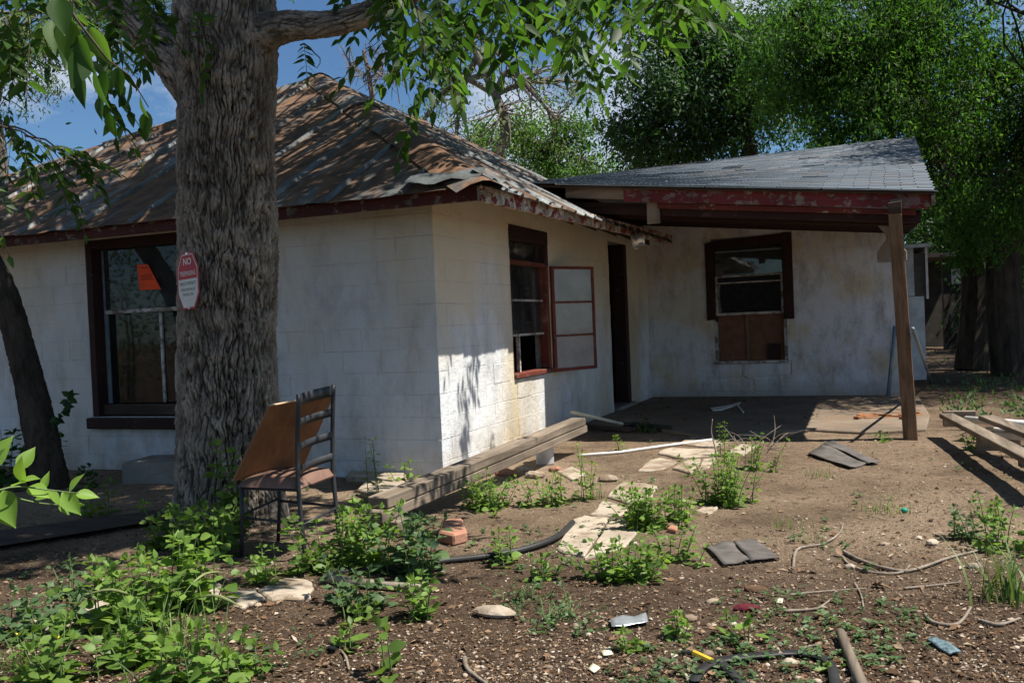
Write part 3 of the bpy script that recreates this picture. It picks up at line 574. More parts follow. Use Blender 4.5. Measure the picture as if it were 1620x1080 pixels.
for _, bo, tp in tabs[:300]: MB().hexa(bo, tp).build('shingle', M['shingle'], proof)
mb = MB()
for _, bo, tp in tabs[300:]: mb.hexa(bo, tp)
mb.build('shingle', M['shingle'], proof)['kind'] = 'stuff'
# rear slope, eave metal, rake
MB().add([(PX0, PY1, rz(PX0)), (PX1 + .03, PY1, rz(PX1)), (PX1 + .03, 11.3, 2.95), (PX0, 11.3, 2.95)], [(0, 1, 2, 3)]).build('rear_slope', M['shingle'], proof)
for a, c in ((0.2, 1.9), (1.92, 3.1), (3.12, 4.2)):
    p, q = PR(a, 0), PR(c, 0); MB().hexa([(p[0], p[1] - .045, p[2] - .012), (q[0], q[1] - .045, q[2] - .012), (q[0], q[1] + .05, q[2] - .006), (p[0], p[1] + .05, p[2] - .006)], [(p[0], p[1] - .045, p[2] - .004), (q[0], q[1] - .045, q[2] - .004), (q[0], q[1] + .05, q[2] + .007), (p[0], p[1] + .05, p[2] + .007)]).build('drip_edge', M['galv'], proof)
p0, p1 = PR(PX1, 0), PR(PX1, 1)
MB().hexa([(p0[0] - .03, p0[1] - .02, p0[2] - .15), (p0[0] + .005, p0[1] - .02, p0[2] - .15), (p1[0] + .005, p1[1], p1[2] - .17), (p1[0] - .03, p1[1], p1[2] - .17)], [(p0[0] - .03, p0[1] - .02, p0[2] - .05), (p0[0] + .005, p0[1] - .02, p0[2] - .05), (p1[0] + .005, p1[1], p1[2] - .06), (p1[0] - .03, p1[1], p1[2] - .06)]).build('rake_board', M['wood_y'], proof)
MB().add([(PX1 - .04, PY0 + .15, 2.34), (PX1 - .04, 8.9, 2.34), (PX1 - .04, 8.9, 3.85), (PX1 - .04, PY0 + .15, 2.42)], [(0, 1, 2, 3)]) # gable infill omitted
# front fascia board: grey end then red
YB = 2.86
def fas(xa, xb, za, zb, y, mat, th=.04, nm='fascia'):
    return MB().hexa([(xa, y, ez(xa) + za), (xb, y, ez(xb) + za), (xb, y + th, ez(xb) + za), (xa, y + th, ez(xa) + za)], [(xa, y, ez(xa) + zb), (xb, y, ez(xb) + zb), (xb, y + th, ez(xb) + zb), (xa, y + th, ez(xa) + zb)]).build(nm, mat, proof, .004)
fas(.28, .98, -.15, -.03, YB, M['wood_x']); fas(.98, 4.13, -.175, -.03, YB - .006, M['red_beam'])
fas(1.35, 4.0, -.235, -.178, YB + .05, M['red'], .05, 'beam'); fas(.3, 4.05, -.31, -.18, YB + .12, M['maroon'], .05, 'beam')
# ceiling joists and boards running along the porch
for i, y in enumerate(np.linspace(3.25, 7.7, 9)):
    v = (y - PY0) / (PY1 - PY0)
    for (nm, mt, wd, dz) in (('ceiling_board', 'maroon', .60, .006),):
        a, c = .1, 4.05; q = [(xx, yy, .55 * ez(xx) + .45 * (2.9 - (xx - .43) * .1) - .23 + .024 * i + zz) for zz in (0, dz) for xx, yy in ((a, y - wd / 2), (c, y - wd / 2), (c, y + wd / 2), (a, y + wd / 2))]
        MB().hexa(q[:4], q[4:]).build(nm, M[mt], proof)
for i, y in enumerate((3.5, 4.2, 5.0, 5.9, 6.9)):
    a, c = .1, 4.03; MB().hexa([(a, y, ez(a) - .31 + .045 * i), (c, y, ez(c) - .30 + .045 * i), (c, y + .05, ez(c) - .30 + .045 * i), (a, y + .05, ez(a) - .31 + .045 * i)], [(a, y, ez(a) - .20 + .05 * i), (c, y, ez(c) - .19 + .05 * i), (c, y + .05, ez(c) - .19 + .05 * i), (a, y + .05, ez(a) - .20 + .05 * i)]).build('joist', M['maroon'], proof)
MB().box((1.22, 2.93, 2.42), (1.36, 2.98, 2.80)).build('hanger_board', M['wood_z'], proof)
# porch post, bracket
pp = empty('porch_post', (3.88, 3.0, 0), house)
MB().hexa([(3.815, 2.93, -.1), (3.955, 2.93, -.1), (3.955, 3.07, -.1), (3.815, 3.07, -.1)], [(3.74, 2.72, 2.30), (3.865, 2.72, 2.30), (3.865, 2.85, 2.30), (3.74, 2.85, 2.30)]).build('shaft', M['post'], pp, .006)
MB().hexa([(3.737, 2.716, 2.303), (3.868, 2.716, 2.303), (3.868, 2.851, 2.303), (3.737, 2.851, 2.303)], [(3.735, 2.71, 2.41), (3.867, 2.71, 2.42), (3.867, 2.851, 2.42), (3.735, 2.851, 2.41)]).build('charred_top', M['darkwood'], pp, .006)
prof = [(0, 0), (0.02, -.10), (.09, -.19), (.10, -.26), (.04, -.33), (.0, -.40), (.0, -.50), (.30, -.50), (.30, -.40), (.25, -.33), (.22, -.27), (.24, -.15), (.26, 0)]
MB().prism([(3.62 + a, 3.55, 2.36 + b_) for a, b_ in prof], (0, .14, 0)).build('bracket', M['conc'], pp, .008)
# house number chalked on the beam
def text_mesh(body, size, mat, parent, origin, ux, uz, name='lettering', align='CENTER', sx=1.0, bold=0.0):
    cu = bpy.data.curves.new('t', 'FONT'); cu.body = body; cu.size = size; cu.align_x = align; cu.offset = bold; cu.resolution_u = 3; ob = bpy.data.objects.new('t', cu); C.objects.link(ob)
    dg = bpy.context.evaluated_depsgraph_get(); me = bpy.data.meshes.new_from_object(ob.evaluated_get(dg)); bpy.data.objects.remove(ob)
    V = np.empty(len(me.vertices) * 3, np.float32); me.vertices.foreach_get('co', V); V = V.reshape(-1, 3); ux, uz, origin = np.array(ux, float), np.array(uz, float), np.array(origin, float)
    V2 = origin + V[:, :1] * sx * ux + V[:, 1:2] * uz; me.vertices.foreach_set('co', V2.astype(np.float32).ravel()); me.update(); me.materials.clear(); return link(name, me, mat, parent)
xn = 1.72; text_mesh('610', .135, M['chalk'], proof, (xn, YB - .0115, ez(xn) - .155), (.98, 0, -.11), (.1, 0, 1), 'house_number', sx=.95, bold=-.006)
# ------------------------------------------------------------------ foliage tools
def unit(v): return v / (np.linalg.norm(v, axis=-1, keepdims=True) + 1e-9)
def leaf_mesh(name, P, D, N, Ln, Wd, kind='fine', curl=.12):
    """P base, D direction, N normal, per-leaf length/width -> one mesh of separate leaves"""
    P, D, N = (np.asarray(q, float) for q in (P, D, N)); n = len(P); D = unit(D); S = unit(np.cross(D, N)); U = np.cross(S, D); Ln = np.broadcast_to(Ln, (n,)); Wd = np.broadcast_to(Wd, (n,))
    if kind == 'far':
        T = [(0, 0, 0), (.5, .5, .22), (1, 0, -.05), (.45, -.5, .22)]; F = [(0, 1, 2), (0, 2, 3)]
    elif kind == 'hi':
        st = [(0, 0), (.08, .16), (.2, .38), (.35, .5), (.5, .48), (.66, .36), (.82, .18), (.93, .06), (1, 0)]; T = []; F = []
        for x_, w_ in st: zz_ = -.25 * x_ * x_ + .02; T += [(x_, -w_, zz_ + w_ * .3), (x_, -w_ * .5, zz_ + w_ * .1), (x_, 0, zz_), (x_, w_ * .5, zz_ + w_ * .1), (x_, w_, zz_ + w_ * .3)]
        for i_ in range(8):
            for j_ in range(4): a_ = i_ * 5 + j_; F += [(a_, a_ + 1, a_ + 6), (a_, a_ + 6, a_ + 5)]
    elif kind == 'ovate':
        T = [(0, 0, 0), (.30, 0, -.0), (.66, 0, -.02), (1, 0, -.14), (.16, .40, .10), (.48, .50, .10), (.78, .26, -.02), (.16, -.40, .10), (.48, -.50, .10), (.78, -.26, -.02)]
        F = [(0, 4, 1), (1, 4, 5), (1, 5, 2), (2, 5, 6), (2, 6, 3), (0, 1, 7), (1, 8, 7), (1, 2, 8), (2, 9, 8), (2, 3, 9)]
    else:
        T = [(0, 0, 0), (.33, 0, 0), (.66, 0, -.03), (1, 0, -curl), (.28, .5, .10), (.62, .38, .05), (.28, -.5, .10), (.62, -.38, .05)]
        F = [(0, 4, 1), (1, 4, 5), (1, 5, 2), (2, 5, 3), (0, 1, 6), (1, 7, 6), (1, 2, 7), (2, 3, 7)]
    T = np.array(T, float); k_ = len(T)
    V = P[:, None, :] + D[:, None, :] * (T[None, :, 0:1] * Ln[:, None, None]) + S[:, None, :] * (T[None, :, 1:2] * Wd[:, None, None]) + U[:, None, :] * (T[None, :, 2:3] * Wd[:, None, None])
    Fa = (np.arange(n)[:, None, None] * k_ + np.array(F)[None]).reshape(-1, 3)
    return np_mesh(name, V.reshape(-1, 3), Fa)
def rnd_dir(n): return unit(rng.normal(size=(n, 3)))
def compound(base, d, L, npair, ll, lw, droop=.5):
    """pinnate leaf -> arrays of leaflets + the rachis polyline"""
    base = np.array(base, float); d = unit(np.array(d, float)); side = unit(np.cross(d, (0, 0, 1.)) + 1e-6); out = []; pts = []
    for k_ in range(npair + 2):
        t = k_ / (npair + 1); q = base + d * L * t + np.array([0, 0, -droop * L * t * t * .5]); pts.append(q)
    for k_ in range(1, npair + 2):
        t = k_ / (npair + 1); tg = unit(pts[k_] - pts[k_ - 1]); sz = .75 + .5 * math.sin(math.pi * min(t * .85, 1))
        if k_ == npair + 1: dirs = [tg]
        else: dirs = [unit(tg * .55 + s_ * side * .9 + np.array([0, 0, -.25]) + rng.normal(size=3) * .16) for s_ in (1, -1)]
        for dd in dirs:
            nn = unit(np.array([0, 0, 1.]) + rng.normal(size=3) * .45); out.append((pts[k_], dd, nn, ll * sz * (.85 + .3 * rng.random()), lw * sz * (.85 + .3 * rng.random())))
    return out, pts
def bark_tube(P, Rr, nu, nv, amp, kc=34., kz=3.4, flare=None):
    P = np.array(P, float); Rr = np.array(Rr, float); t = np.linspace(0, 1, len(P)); tt = np.linspace(0, 1, nv)
    def cr(a):                              # Catmull-Rom through control points
        x = tt * (len(P) - 1); i = np.clip(x.astype(int), 0, len(P) - 2); f = (x - i)[:, None]; g = lambda k_: a[np.clip(i + k_, 0, len(P) - 1)]
        a = a.reshape(len(P), -1); p0, p1, p2, p3 = (a[np.clip(i + k_, 0, len(P) - 1)] for k_ in (-1, 0, 1, 2)); return .5 * (2 * p1 + (p2 - p0) * f + (2 * p0 - 5 * p1 + 4 * p2 - p3) * f ** 2 + (3 * p1 - p0 - 3 * p2 + p3) * f ** 3)
    Q = cr(P); r = cr(Rr)[:, 0]; T = unit(np.gradient(Q, axis=0)); s = np.concatenate([[0], np.cumsum(np.linalg.norm(np.diff(Q, axis=0), axis=1))])
    ref = np.array([1., 0, 0]) if abs(T[0][2]) > .7 else np.array([0, 0, 1.]); A = np.zeros_like(Q); B = np.zeros_like(Q)
    for i in range(nv):
        a = np.cross(T[i], ref); a /= np.linalg.norm(a); b_ = np.cross(a, T[i]); A[i], B[i] = a, b_; ref = b_
    th_ = np.linspace(0, 2 * math.pi, nu, endpoint=False); TH, S = np.meshgrid(th_, s); RR = np.repeat(r[:, None], nu, 1); r0 = r.mean()
    c = np.stack([np.cos(TH) * r0, np.sin(TH) * r0, S * 1.0], -1)
    warp = .032 * np.stack([noise(c * 4 + 5), noise(c * 4 + 31), noise(c * np.array([4, 4, 6]) + 77)], -1) + .006 * np.stack([noise(c * 14 + 1), noise(c * 14 + 3), noise(c * 14 + 8)], -1); c2 = c + warp
    q = c2 * np.array([kc, kc, kz]); n1 = np.abs(noise(q)); n2 = np.abs(noise(q * np.array([2.2, 2.2, 3.4]) + 9)); n3 = noise(c2 * np.array([100, 100, 28])); n4 = noise(c2 * np.array([11, 11, 9]) + 40); n5 = noise(c * np.array([6, 6, 2.2]) + 60)
    rid = np.clip(n1 / (.20 + .12 * n5), 0, 1) ** .8 * (.50 + .22 * n4) + np.clip(n2 / .26, 0, 1) * .26 + .20 * n3 + .12 * n4; rid = np.clip(rid, 0, 1)
    big = noise(c * np.array([3.2, 3.2, .8]) + 3) * .06 * r0 / .36
    if flare is not None:
        z0, fa = flare; zz_ = np.repeat(s[:, None], nu, 1); RR = RR + fa * np.exp(-zz_ / z0) * (1 + .45 * np.sin(TH * 5 + 1) + .2 * np.sin(TH * 9))
    RA = RR + big + amp * (rid - .6); V = Q[:, None, :] + RA[..., None] * (np.cos(TH)[..., None] * A[:, None, :] + np.sin(TH)[..., None] * B[:, None, :])
    i, j = np.meshgrid(np.arange(nv - 1), np.arange(nu), indexing='ij'); j2 = (j + 1) % nu; F = np.stack([i * nu + j, i * nu + j2, (i + 1) * nu + j2, (i + 1) * nu + j], -1).reshape(-1, 4)
    me = np_mesh('bark', V.reshape(-1, 3), F, True); at = me.attributes.new('rid', 'FLOAT', 'POINT'); at.data.foreach_set('value', rid.ravel().astype(np.float32)); return me
def curve(pts, n=8):
    P = np.array(pts, float); x = np.linspace(0, len(P) - 1, n); i = np.clip(x.astype(int), 0, len(P) - 2); f = (x - i)[:, None]; p0, p1, p2, p3 = (P[np.clip(i + k_, 0, len(P) - 1)] for k_ in (-1, 0, 1, 2))
    return .5 * (2 * p1 + (p2 - p0) * f + (2 * p0 - 5 * p1 + 4 * p2 - p3) * f ** 2 + (3 * p1 - p0 - 3 * p2 + p3) * f ** 3)

# ------------------------------------------------------------------ the big pecan
TB = np.array([-.86, -1.80]); pec = thing('pecan_tree', 'big rough barked tree in front of the house with a warning sign on its trunk', 'tree', (TB[0], TB[1], 0))
tp_ = lambda px, py, y: onY(px, py, y)
link('trunk', bark_tube([(-.87, -1.80, -.2), (-.85, -1.80, .5), (-.81, -1.80, 1.4), (-.76, -1.80, 2.3), (-.71, -1.80, 3.1), (-.68, -1.80, 3.7), (-.66, -1.78, 4.4), (-.6, -1.7, 5.6)], [.40, .365, .35, .335, .325, .335, .27, .17], 520, 760, .046, flare=(.22, .10)), M['bark'], pec)
LLm = [tp_(358, 235, -1.80), tp_(318, 150, -1.84), tp_(268, 85, -1.9), tp_(222, 40, -1.95), tp_(180, 0, -2.0), tp_(110, -85, -2.1), tp_(10, -220, -2.2)]
link('limb', bark_tube(LLm, [.10, .17, .155, .145, .13, .11, .06], 130, 200, .030), M['bark'], pec)
RLm = [tp_(372, 120, -1.8), tp_(405, 62, -1.8), tp_(455, 42, -1.78), tp_(520, 38, -1.72), tp_(590, 18, -1.65), tp_(660, -18, -1.55), tp_(760, -90, -1.4), tp_(900, -190, -1.1)]
link('limb', bark_tube(RLm, [.10, .145, .10, .085, .08, .072, .058, .03], 110, 240, .022), M['bark'], pec)
LV, NV, tw = [], [], MB()
def add_comp(base, d, L, npair, ll, lw, droop=.5, tr=.0022):
    o, pts = compound(base, d, L, npair, ll, lw, droop); LV.extend(o); tw.tube(pts, tr, 4, False)
def spray(px, py, dist, n, length, ddir, ll=.10, lw=.038, spread=.5):
    if abs(ddir[2]) > .6: length *= .5; py -= 42
    """a hanging twig with compound leaves along it"""
    p0 = AT(px, py, dist); d = unit(np.array(ddir, float)); pts = [p0]
    for k_ in range(6): pts.append(pts[-1] + d * length / 6 + rng.normal(size=3) * .015 + np.array([0, 0, -.012 * k_]))
    tw.tube(pts, np.linspace(.007, .0025, 7), 5)
    for k_ in range(n):
        q = pts[min(6, 1 + int(6 * k_ / n))]; dd = unit(d * .5 + rng.normal(size=3) * spread + np.array([0, 0, -.45])); add_comp(q, dd, .24 + .14 * rng.random(), 4 + int(rng.integers(0, 3)), ll, lw, .7)
# camera right / up / towards in world terms
RT, UPc, TW = RW[:, 0], RW[:, 1], RW[:, 2]
xs_ = [540, 570, 600, 650, 700, 735, 780, 820, 860, 900, 950, 1000, 1050, 1100, 1160]; ys_ = [15, 60, 165, 200, 185, 120, 95, 120, 150, 185, 190, 140, 95, 70, 40]
for _ in range(85):
    px = rng.uniform(560, 1150); ym = float(np.interp(px, xs_, ys_)); py = ym * .8 * rng.random() ** .85 - 75; dist = rng.uniform(4.3, 8.5)
    add_comp(AT(px, py, dist), unit(RT * rng.normal() * .7 + TW * rng.normal() * .6 + np.array([0, 0, -.35])), .26 + .14 * rng.random(), 4 + int(rng.integers(0, 3)), .105, .042, .7)
for (px, py, dist, n, ln, dd) in [(600, -40, 5.2, 7, .75, RT * .25 - UPc), (640, 0, 4.6, 7, .62, RT * .35 - UPc), (690, 10, 5.0, 6, .55, RT * .1 - UPc), (575, 0, 5.6, 6, .45, RT * .4 - UPc * .8), (720, -30, 5.5, 6, .45, RT * .5 - UPc * .8), (820, -30, 5.8, 6, .55, RT * .3 - UPc), (880, 0, 6.5, 7, .75, RT * .3 - UPc), (930, -10, 6.2, 7, .8, RT * .05 - UPc), (985, -20, 6, 6, .55, RT * .1 - UPc), (1050, -30, 5.4, 6, .42, RT * .3 - UPc), (770, -40, 4.2, 5, .35, RT * .6 - UPc * .6), (640, 60, 5.4, 5, .55, RT * .6 - UPc * .6),
    (40, -30, 5.2, 8, .5, RT * .4 - UPc * .7), (150, -40, 5.4, 8, .6, RT * .3 - UPc * .7), (210, -10, 5.8, 7, .5, RT * .2 - UPc * .6), (5, -20, 4.6, 7, .45, RT * .5 - UPc * .6), (100, -30, 5.0, 8, .5, RT * .3 - UPc * .5), (20, 60, 5.5, 5, .3, RT * .2 - UPc)]: spray(px, py, dist, n, ln, dd)
# left low spray over the roof, and the drooping large-leafed twig nearest the viewer
for (px, py, dist, n, ln) in [(-70, 170, 5.6, 6, .42), (-50, 190, 5.2, 7, .55), (0, 200, 5.4, 6, .42), (-80, 250, 5.0, 4, .2), (40, 215, 5.5, 5, .36)]: spray(px, py, dist, n, ln, RT * .95 - UPc * .12, .078, .03, .4)
for (px, py, dist, n, ln, dd) in [(235, 60, 6.2, 3, .25, RT * .7 + UPc * .3), (300, 60, 6.1, 2, .2, RT * .7 + UPc * .3), (475, 72, 6.7, 1, .06, RT)]: spray(px, py, dist, n, ln, dd, .085, .032, .5)
for k_, (px, py) in enumerate([(92, -5), (105, 25), (120, 55), (132, 80), (150, 105), (168, 112), (185, 105), (205, 130), (222, 150), (232, 175), (160, 150), (172, 175), (85, 30), (110, 70), (140, 40), (128, 110)]):
    q = AT(px, py, 3.1 + .03 * k_); d = unit(-UPc + RT * (.15 + .25 * rng.normal()) + TW * .3 * rng.normal()); NV.append((q, d, unit(TW + .5 * rng.normal(size=3)), (.15 if k_ < 5 or k_ > 11 else .105) * (.9 + .25 * rng.random()), (.085 if k_ < 5 or k_ > 11 else .052)))
tw.tube([AT(80, -40, 3.1), AT(120, 30, 3.15), AT(170, 95, 3.3), AT(205, 120, 3.4), AT(235, 170, 3.5)], [.006, .005, .004, .003, .002], 5)
# the canopy overhead: only its lower sprays are in the picture, its shade falls on the roof and the yard
bough = [(-.6, -1.7, 5.3)]; cl = []
while len(cl) < 215:
    c = np.array([rng.uniform(-5.4, 2.9), rng.uniform(-2.9, 6.5), rng.uniform(5.4, 8.6)]); rel = RW.T @ (c - CAM); yy = CY - FPX * rel[1] / -rel[2]
    if yy > -70: continue
    if c[0] - .543 * c[2] > -1.0 - .2 * (c[1] < 0): continue
    cl.append(c)
for _ in range(34): cl.append(np.array([rng.uniform(.2, 2.2), rng.uniform(-2.75, -1.1), rng.uniform(4.9, 6.9)]))
for c in cl:
    s_ = np.array([-.6, -1.7, 4.6 + .5 * rng.random()]); mid = (s_ + c) / 2 + np.array([0, 0, .5]) + rng.normal(size=3) * .2; tw.tube(curve([s_, mid, c], 7), np.linspace(.035, .006, 7), 5)
    for _ in range(17):
        add_comp(c + rng.normal(size=3) * np.array([.36, .36, .22]), unit(rng.normal(size=3) + np.array([0, 0, -.3])), .3, 4, .115, .046, .6)
A_ = lambda i: np.array([q[i] for q in LV])
print('pecan leaflets', len(LV))
crown = link('crown', leaf_mesh('crown', A_(0), A_(1), A_(2), A_(3), A_(4)), M['leaf_pecan'], pec)
tw.build('twigs', M['branch'], pec)
link('near_leaves', leaf_mesh('near_leaves', *[np.array([q[i] for q in NV]) for i in range(5)], 'hi'), M['leaf_pecan'], pec)
for p_ in pec.children[-1].data.polygons: p_.use_smooth = True

# ------------------------------------------------------------------ leaning trunk at the left edge
lt = thing('leaning_tree', 'slim dark trunk leaning left at the left edge of the yard', 'tree', tuple(G(78, 765)))
g0 = G(80, 770); yl = g0[1]
pts = [g0 + np.array([.05, 0, -.15]), onY(72, 720, yl), onY(55, 640, yl), onY(35, 560, yl), onY(8, 470, yl), onY(-28, 400, yl), onY(-75, 330, yl), onY(-140, 240, yl), onY(-200, 100, yl)]
link('trunk', bark_tube(pts, [.175, .15, .135, .125, .12, .11, .10, .085, .06], 120, 260, .024, 26, 5), M['bark_dark'], lt)
P, D, N = [], [], []; tip = pts[-1]; tb = MB()
for _ in range(90):  # out-of-view crown, enlarged to block sky light from the left wall
    c = tip + rng.normal(size=3) * np.array([1.5, 1.5, .7]) + np.array([-.6, -1.0, .9]); c[0] = min(c[0], -2.6); tb.tube(curve([tip, (tip + c) / 2 + np.array([0, 0, .2]), c], 5), np.linspace(.02, .004, 5), 4); n = 60
    P.append(c + rng.normal(size=(n, 3)) * .28); D.append(unit(rng.normal(size=(n, 3)) + np.array([0, 0, -.5]))); N.append(unit(rng.normal(size=(n, 3)) + np.array([0, 0, 1.])))
link('crown', leaf_mesh('crown', np.concatenate(P), np.concatenate(D), np.concatenate(N), .085, .036), M['leaf_pecan'], lt); tb.build('branches', M['branch'], lt)
# the sucker shoot with dark leaves on its right side
tb = MB(); sh = [onY(80, 690, yl - .1), onY(90, 665, yl - .12), onY(105, 640, yl - .14), onY(112, 624, yl - .15)]; tb.tube(sh, [.008, .006, .004, .003], 5); tb.build('shoot', M['branch'], lt)
qs = [curve(sh, 14)[rng.integers(3, 14)] for _ in range(26)]; link('shoot_leaves', leaf_mesh('shoot_leaves', qs, unit(rnd_dir(26) + RT * .3), unit(rnd_dir(26) + TW), .085, .055, 'ovate'), M['leaf_dark'], lt)

# ------------------------------------------------------------------ background trees
def bg_tree(name, label, base, trunk, lobes, n_leaf, ll, lw, lmat, bmat, clump_r=.55, tr=(.25, .12), droop=.3, branch_r=.03, per=70, bare=0, strand=0, group='trees behind the house'):
    """base: ground point; trunk: list of points; lobes: (px,py,dist,rx_px,ry_px,rd)"""
    t = thing(name, label, 'tree', tuple(base), group); tb = MB(); tb.tube(curve(trunk, 12), np.linspace(tr[0], tr[1], 12), 10); tb.build('trunk', bmat, t)
    bb = MB(); P = []; O = []; vol = np.array([l_[3] * l_[4] for l_ in lobes], float); vol /= vol.sum(); top = np.array(trunk[-1]); tk = curve(trunk, 12)
    ncl = max(1, int(n_leaf / per))
    for (px, py, ds, rx, ry, rd), v in zip(lobes, vol):
        c0 = AT(px, py, ds); k_ = max(2, int(ncl * v)); sx, sy = rx * ds / FPX, ry * ds / FPX
        s_ = tk[rng.integers(6, 12)]; limb = curve([s_, (s_ + c0) / 2 + np.array([0, 0, .25]) + rng.normal(size=3) * .3, c0], 9); bb.tube(limb, np.linspace(branch_r * 2.2, branch_r, 9), 6)
        for _ in range(k_):
            o = rnd_dir(1)[0] * (rng.random() ** .42); c = c0 + RT * o[0] * sx + UPc * o[1] * sy + TW * o[2] * rd
            if rng.random() < .6: st = limb[rng.integers(3, 9)]; bb.tube(curve([st, (st + c) / 2 + rng.normal(size=3) * .22, c], 6), np.linspace(branch_r * .7, .006, 6), 4, False)
            if rng.random() < bare: continue
            n = int(per * rng.uniform(.5, 1.5)); q_ = c + rng.normal(size=(n, 3)) * clump_r * np.array([.5, .5, .4]) * rng.uniform(.6, 1.35)
            if strand: dr = unit(rng.normal(size=3) * np.array([.6, .6, .2]) + np.array([0, 0, -.9])); u_ = rng.random((n, 1)); q_ = c + dr * u_ * strand * rng.uniform(.6, 1.5) + rng.normal(size=(n, 3)) * (.05 + .16 * (1 - u_)) 
            P.append(q_); O.append(unit(q_ - c + np.array([0, 0, .12])))
    P = np.concatenate(P); n = len(P); O = np.concatenate(O); N = unit(O * 1.1 + rng.normal(size=(n, 3)) * .42 + np.array([0, 0, .45])); D = unit(np.cross(N, rng.normal(size=(n, 3))) + np.array([0, 0, -droop]))
    link('crown', leaf_mesh('crown', P, D, N, ll * rng.uniform(.7, 1.3, n), lw * rng.uniform(.8, 1.2, n), 'far'), lmat, t); bb.build('branches', bmat, t); return t
b1 = G(1195, 560); b1 = AT(1195, 545, 23); b1[2] = 0
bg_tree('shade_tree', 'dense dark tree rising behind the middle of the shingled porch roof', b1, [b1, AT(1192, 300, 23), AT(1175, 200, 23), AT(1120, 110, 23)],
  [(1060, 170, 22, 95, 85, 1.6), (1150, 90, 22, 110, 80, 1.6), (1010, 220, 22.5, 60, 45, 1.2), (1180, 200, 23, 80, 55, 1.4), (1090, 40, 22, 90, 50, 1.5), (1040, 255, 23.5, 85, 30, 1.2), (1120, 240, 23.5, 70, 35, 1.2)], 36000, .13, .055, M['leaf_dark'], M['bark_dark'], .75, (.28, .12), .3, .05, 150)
b2 = AT(1535, 560, 19); b2[2] = -.02
bg_tree('shade_tree', 'broad feathery tree arching over the right end of the shingled roof', b2, [b2, AT(1545, 440, 19), AT(1515, 340, 18.6), AT(1500, 230, 18.2), AT(1440, 120, 17.5)],
  [(1300, 60, 16.5, 150, 70, 1.8), (1440, 60, 16.5, 150, 80, 1.8), (1380, 150, 16.2, 110, 60, 1.5), (1260, 130, 17, 80, 55, 1.3), (1330, 205, 16.2, 60, 32, .8), (1480, 190, 16, 70, 60, 1.2), (1560, 120, 17, 90, 90, 1.6), (1420, -20, 16.5, 200, 50, 2), (1530, 240, 17, 60, 50, 1.2), (1250, 20, 16.5, 80, 50, 1.4), (1300, 232, 16, 22, 18, .4), (1475, 250, 15.6, 22, 24, .4), (1500, 300, 15.5, 40, 40, .6), (1590, 300, 15.5, 45, 60, .7), (1550, 360, 17.5, 60, 40, .8)], 60000, .10, .036, M['leaf_mid'], M['bark_dark'], .5, (.34, .16), .9, .035, 80, 0, .85)
b3 = AT(1600, 580, 17); b3[2] = -.02
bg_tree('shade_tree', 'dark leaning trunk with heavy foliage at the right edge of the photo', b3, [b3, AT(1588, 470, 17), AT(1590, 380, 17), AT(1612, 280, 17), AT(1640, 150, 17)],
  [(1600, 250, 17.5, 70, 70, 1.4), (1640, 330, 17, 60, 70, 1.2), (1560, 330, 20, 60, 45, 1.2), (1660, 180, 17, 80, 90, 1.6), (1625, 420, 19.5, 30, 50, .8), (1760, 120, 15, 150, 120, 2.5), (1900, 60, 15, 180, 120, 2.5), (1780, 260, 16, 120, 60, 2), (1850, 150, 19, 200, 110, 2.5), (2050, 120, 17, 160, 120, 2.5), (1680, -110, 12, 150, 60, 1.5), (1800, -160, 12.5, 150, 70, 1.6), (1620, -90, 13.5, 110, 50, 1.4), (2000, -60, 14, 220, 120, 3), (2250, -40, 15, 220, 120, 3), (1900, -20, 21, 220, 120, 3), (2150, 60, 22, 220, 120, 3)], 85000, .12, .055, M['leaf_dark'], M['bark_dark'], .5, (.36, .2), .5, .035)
b4 = AT(775, 500, 26); b4[2] = 0
bg_tree('sparse_tree', 'half bare spreading tree above the rusty roof slope with cloud behind', b4, [b4, AT(780, 290, 26), AT(800, 200, 26), AT(765, 110, 26), AT(735, 40, 26)],
  [(700, 150, 26, 60, 70, 1.5), (740, 80, 26, 70, 60, 1.5), (840, 130, 26, 70, 80, 1.5), (790, 190, 25.5, 90, 60, 1.6), (880, 190, 26, 60, 70, 1.4), (650, 220, 26, 60, 40, 1.2), (920, 130, 26, 50, 70, 1.2), (720, 230, 26, 60, 40, 1.2)], 5200, .13, .05, M['leaf_pale'], M['bark_grey'], .5, (.2, .09), .4, .045, 26, .3)
b5 = AT(870, 490, 30); b5[2] = 0
bg_tree('shade_tree', 'sunlit green tree low behind the tin roof beside the porch ridge', b5, [b5, AT(868, 300, 30), AT(870, 250, 30), AT(880, 215, 30)],
  [(860, 240, 30, 60, 35, 1.5), (905, 225, 30, 45, 40, 1.4), (820, 215, 30.5, 45, 40, 1.4), (930, 262, 30, 30, 18, .8), (770, 225, 31, 35, 30, 1), (880, 275, 29.5, 60, 22, 1)], 9000, .14, .06, M['leaf_mid'], M['bark_grey'], .55, (.2, .1), .3, .04)
b6 = AT(588, 500, 27); b6[2] = 0
bg_tree('bare_tree', 'leafless grey twiggy treetop poking over the roof peak', b6, [b6, AT(590, 200, 27), AT(585, 130, 27), AT(575, 80, 27)],
  [(555, 100, 27, 30, 40, .8), (600, 85, 27, 40, 45, .9), (630, 130, 27, 45, 35, .9), (575, 130, 27, 40, 25, .8)], 2600, .05, .01, M['twig'], M['bark_grey'], .5, (.12, .05), .2, .022, 20, .8)
b7 = AT(20, 500, 15); b7[2] = 0
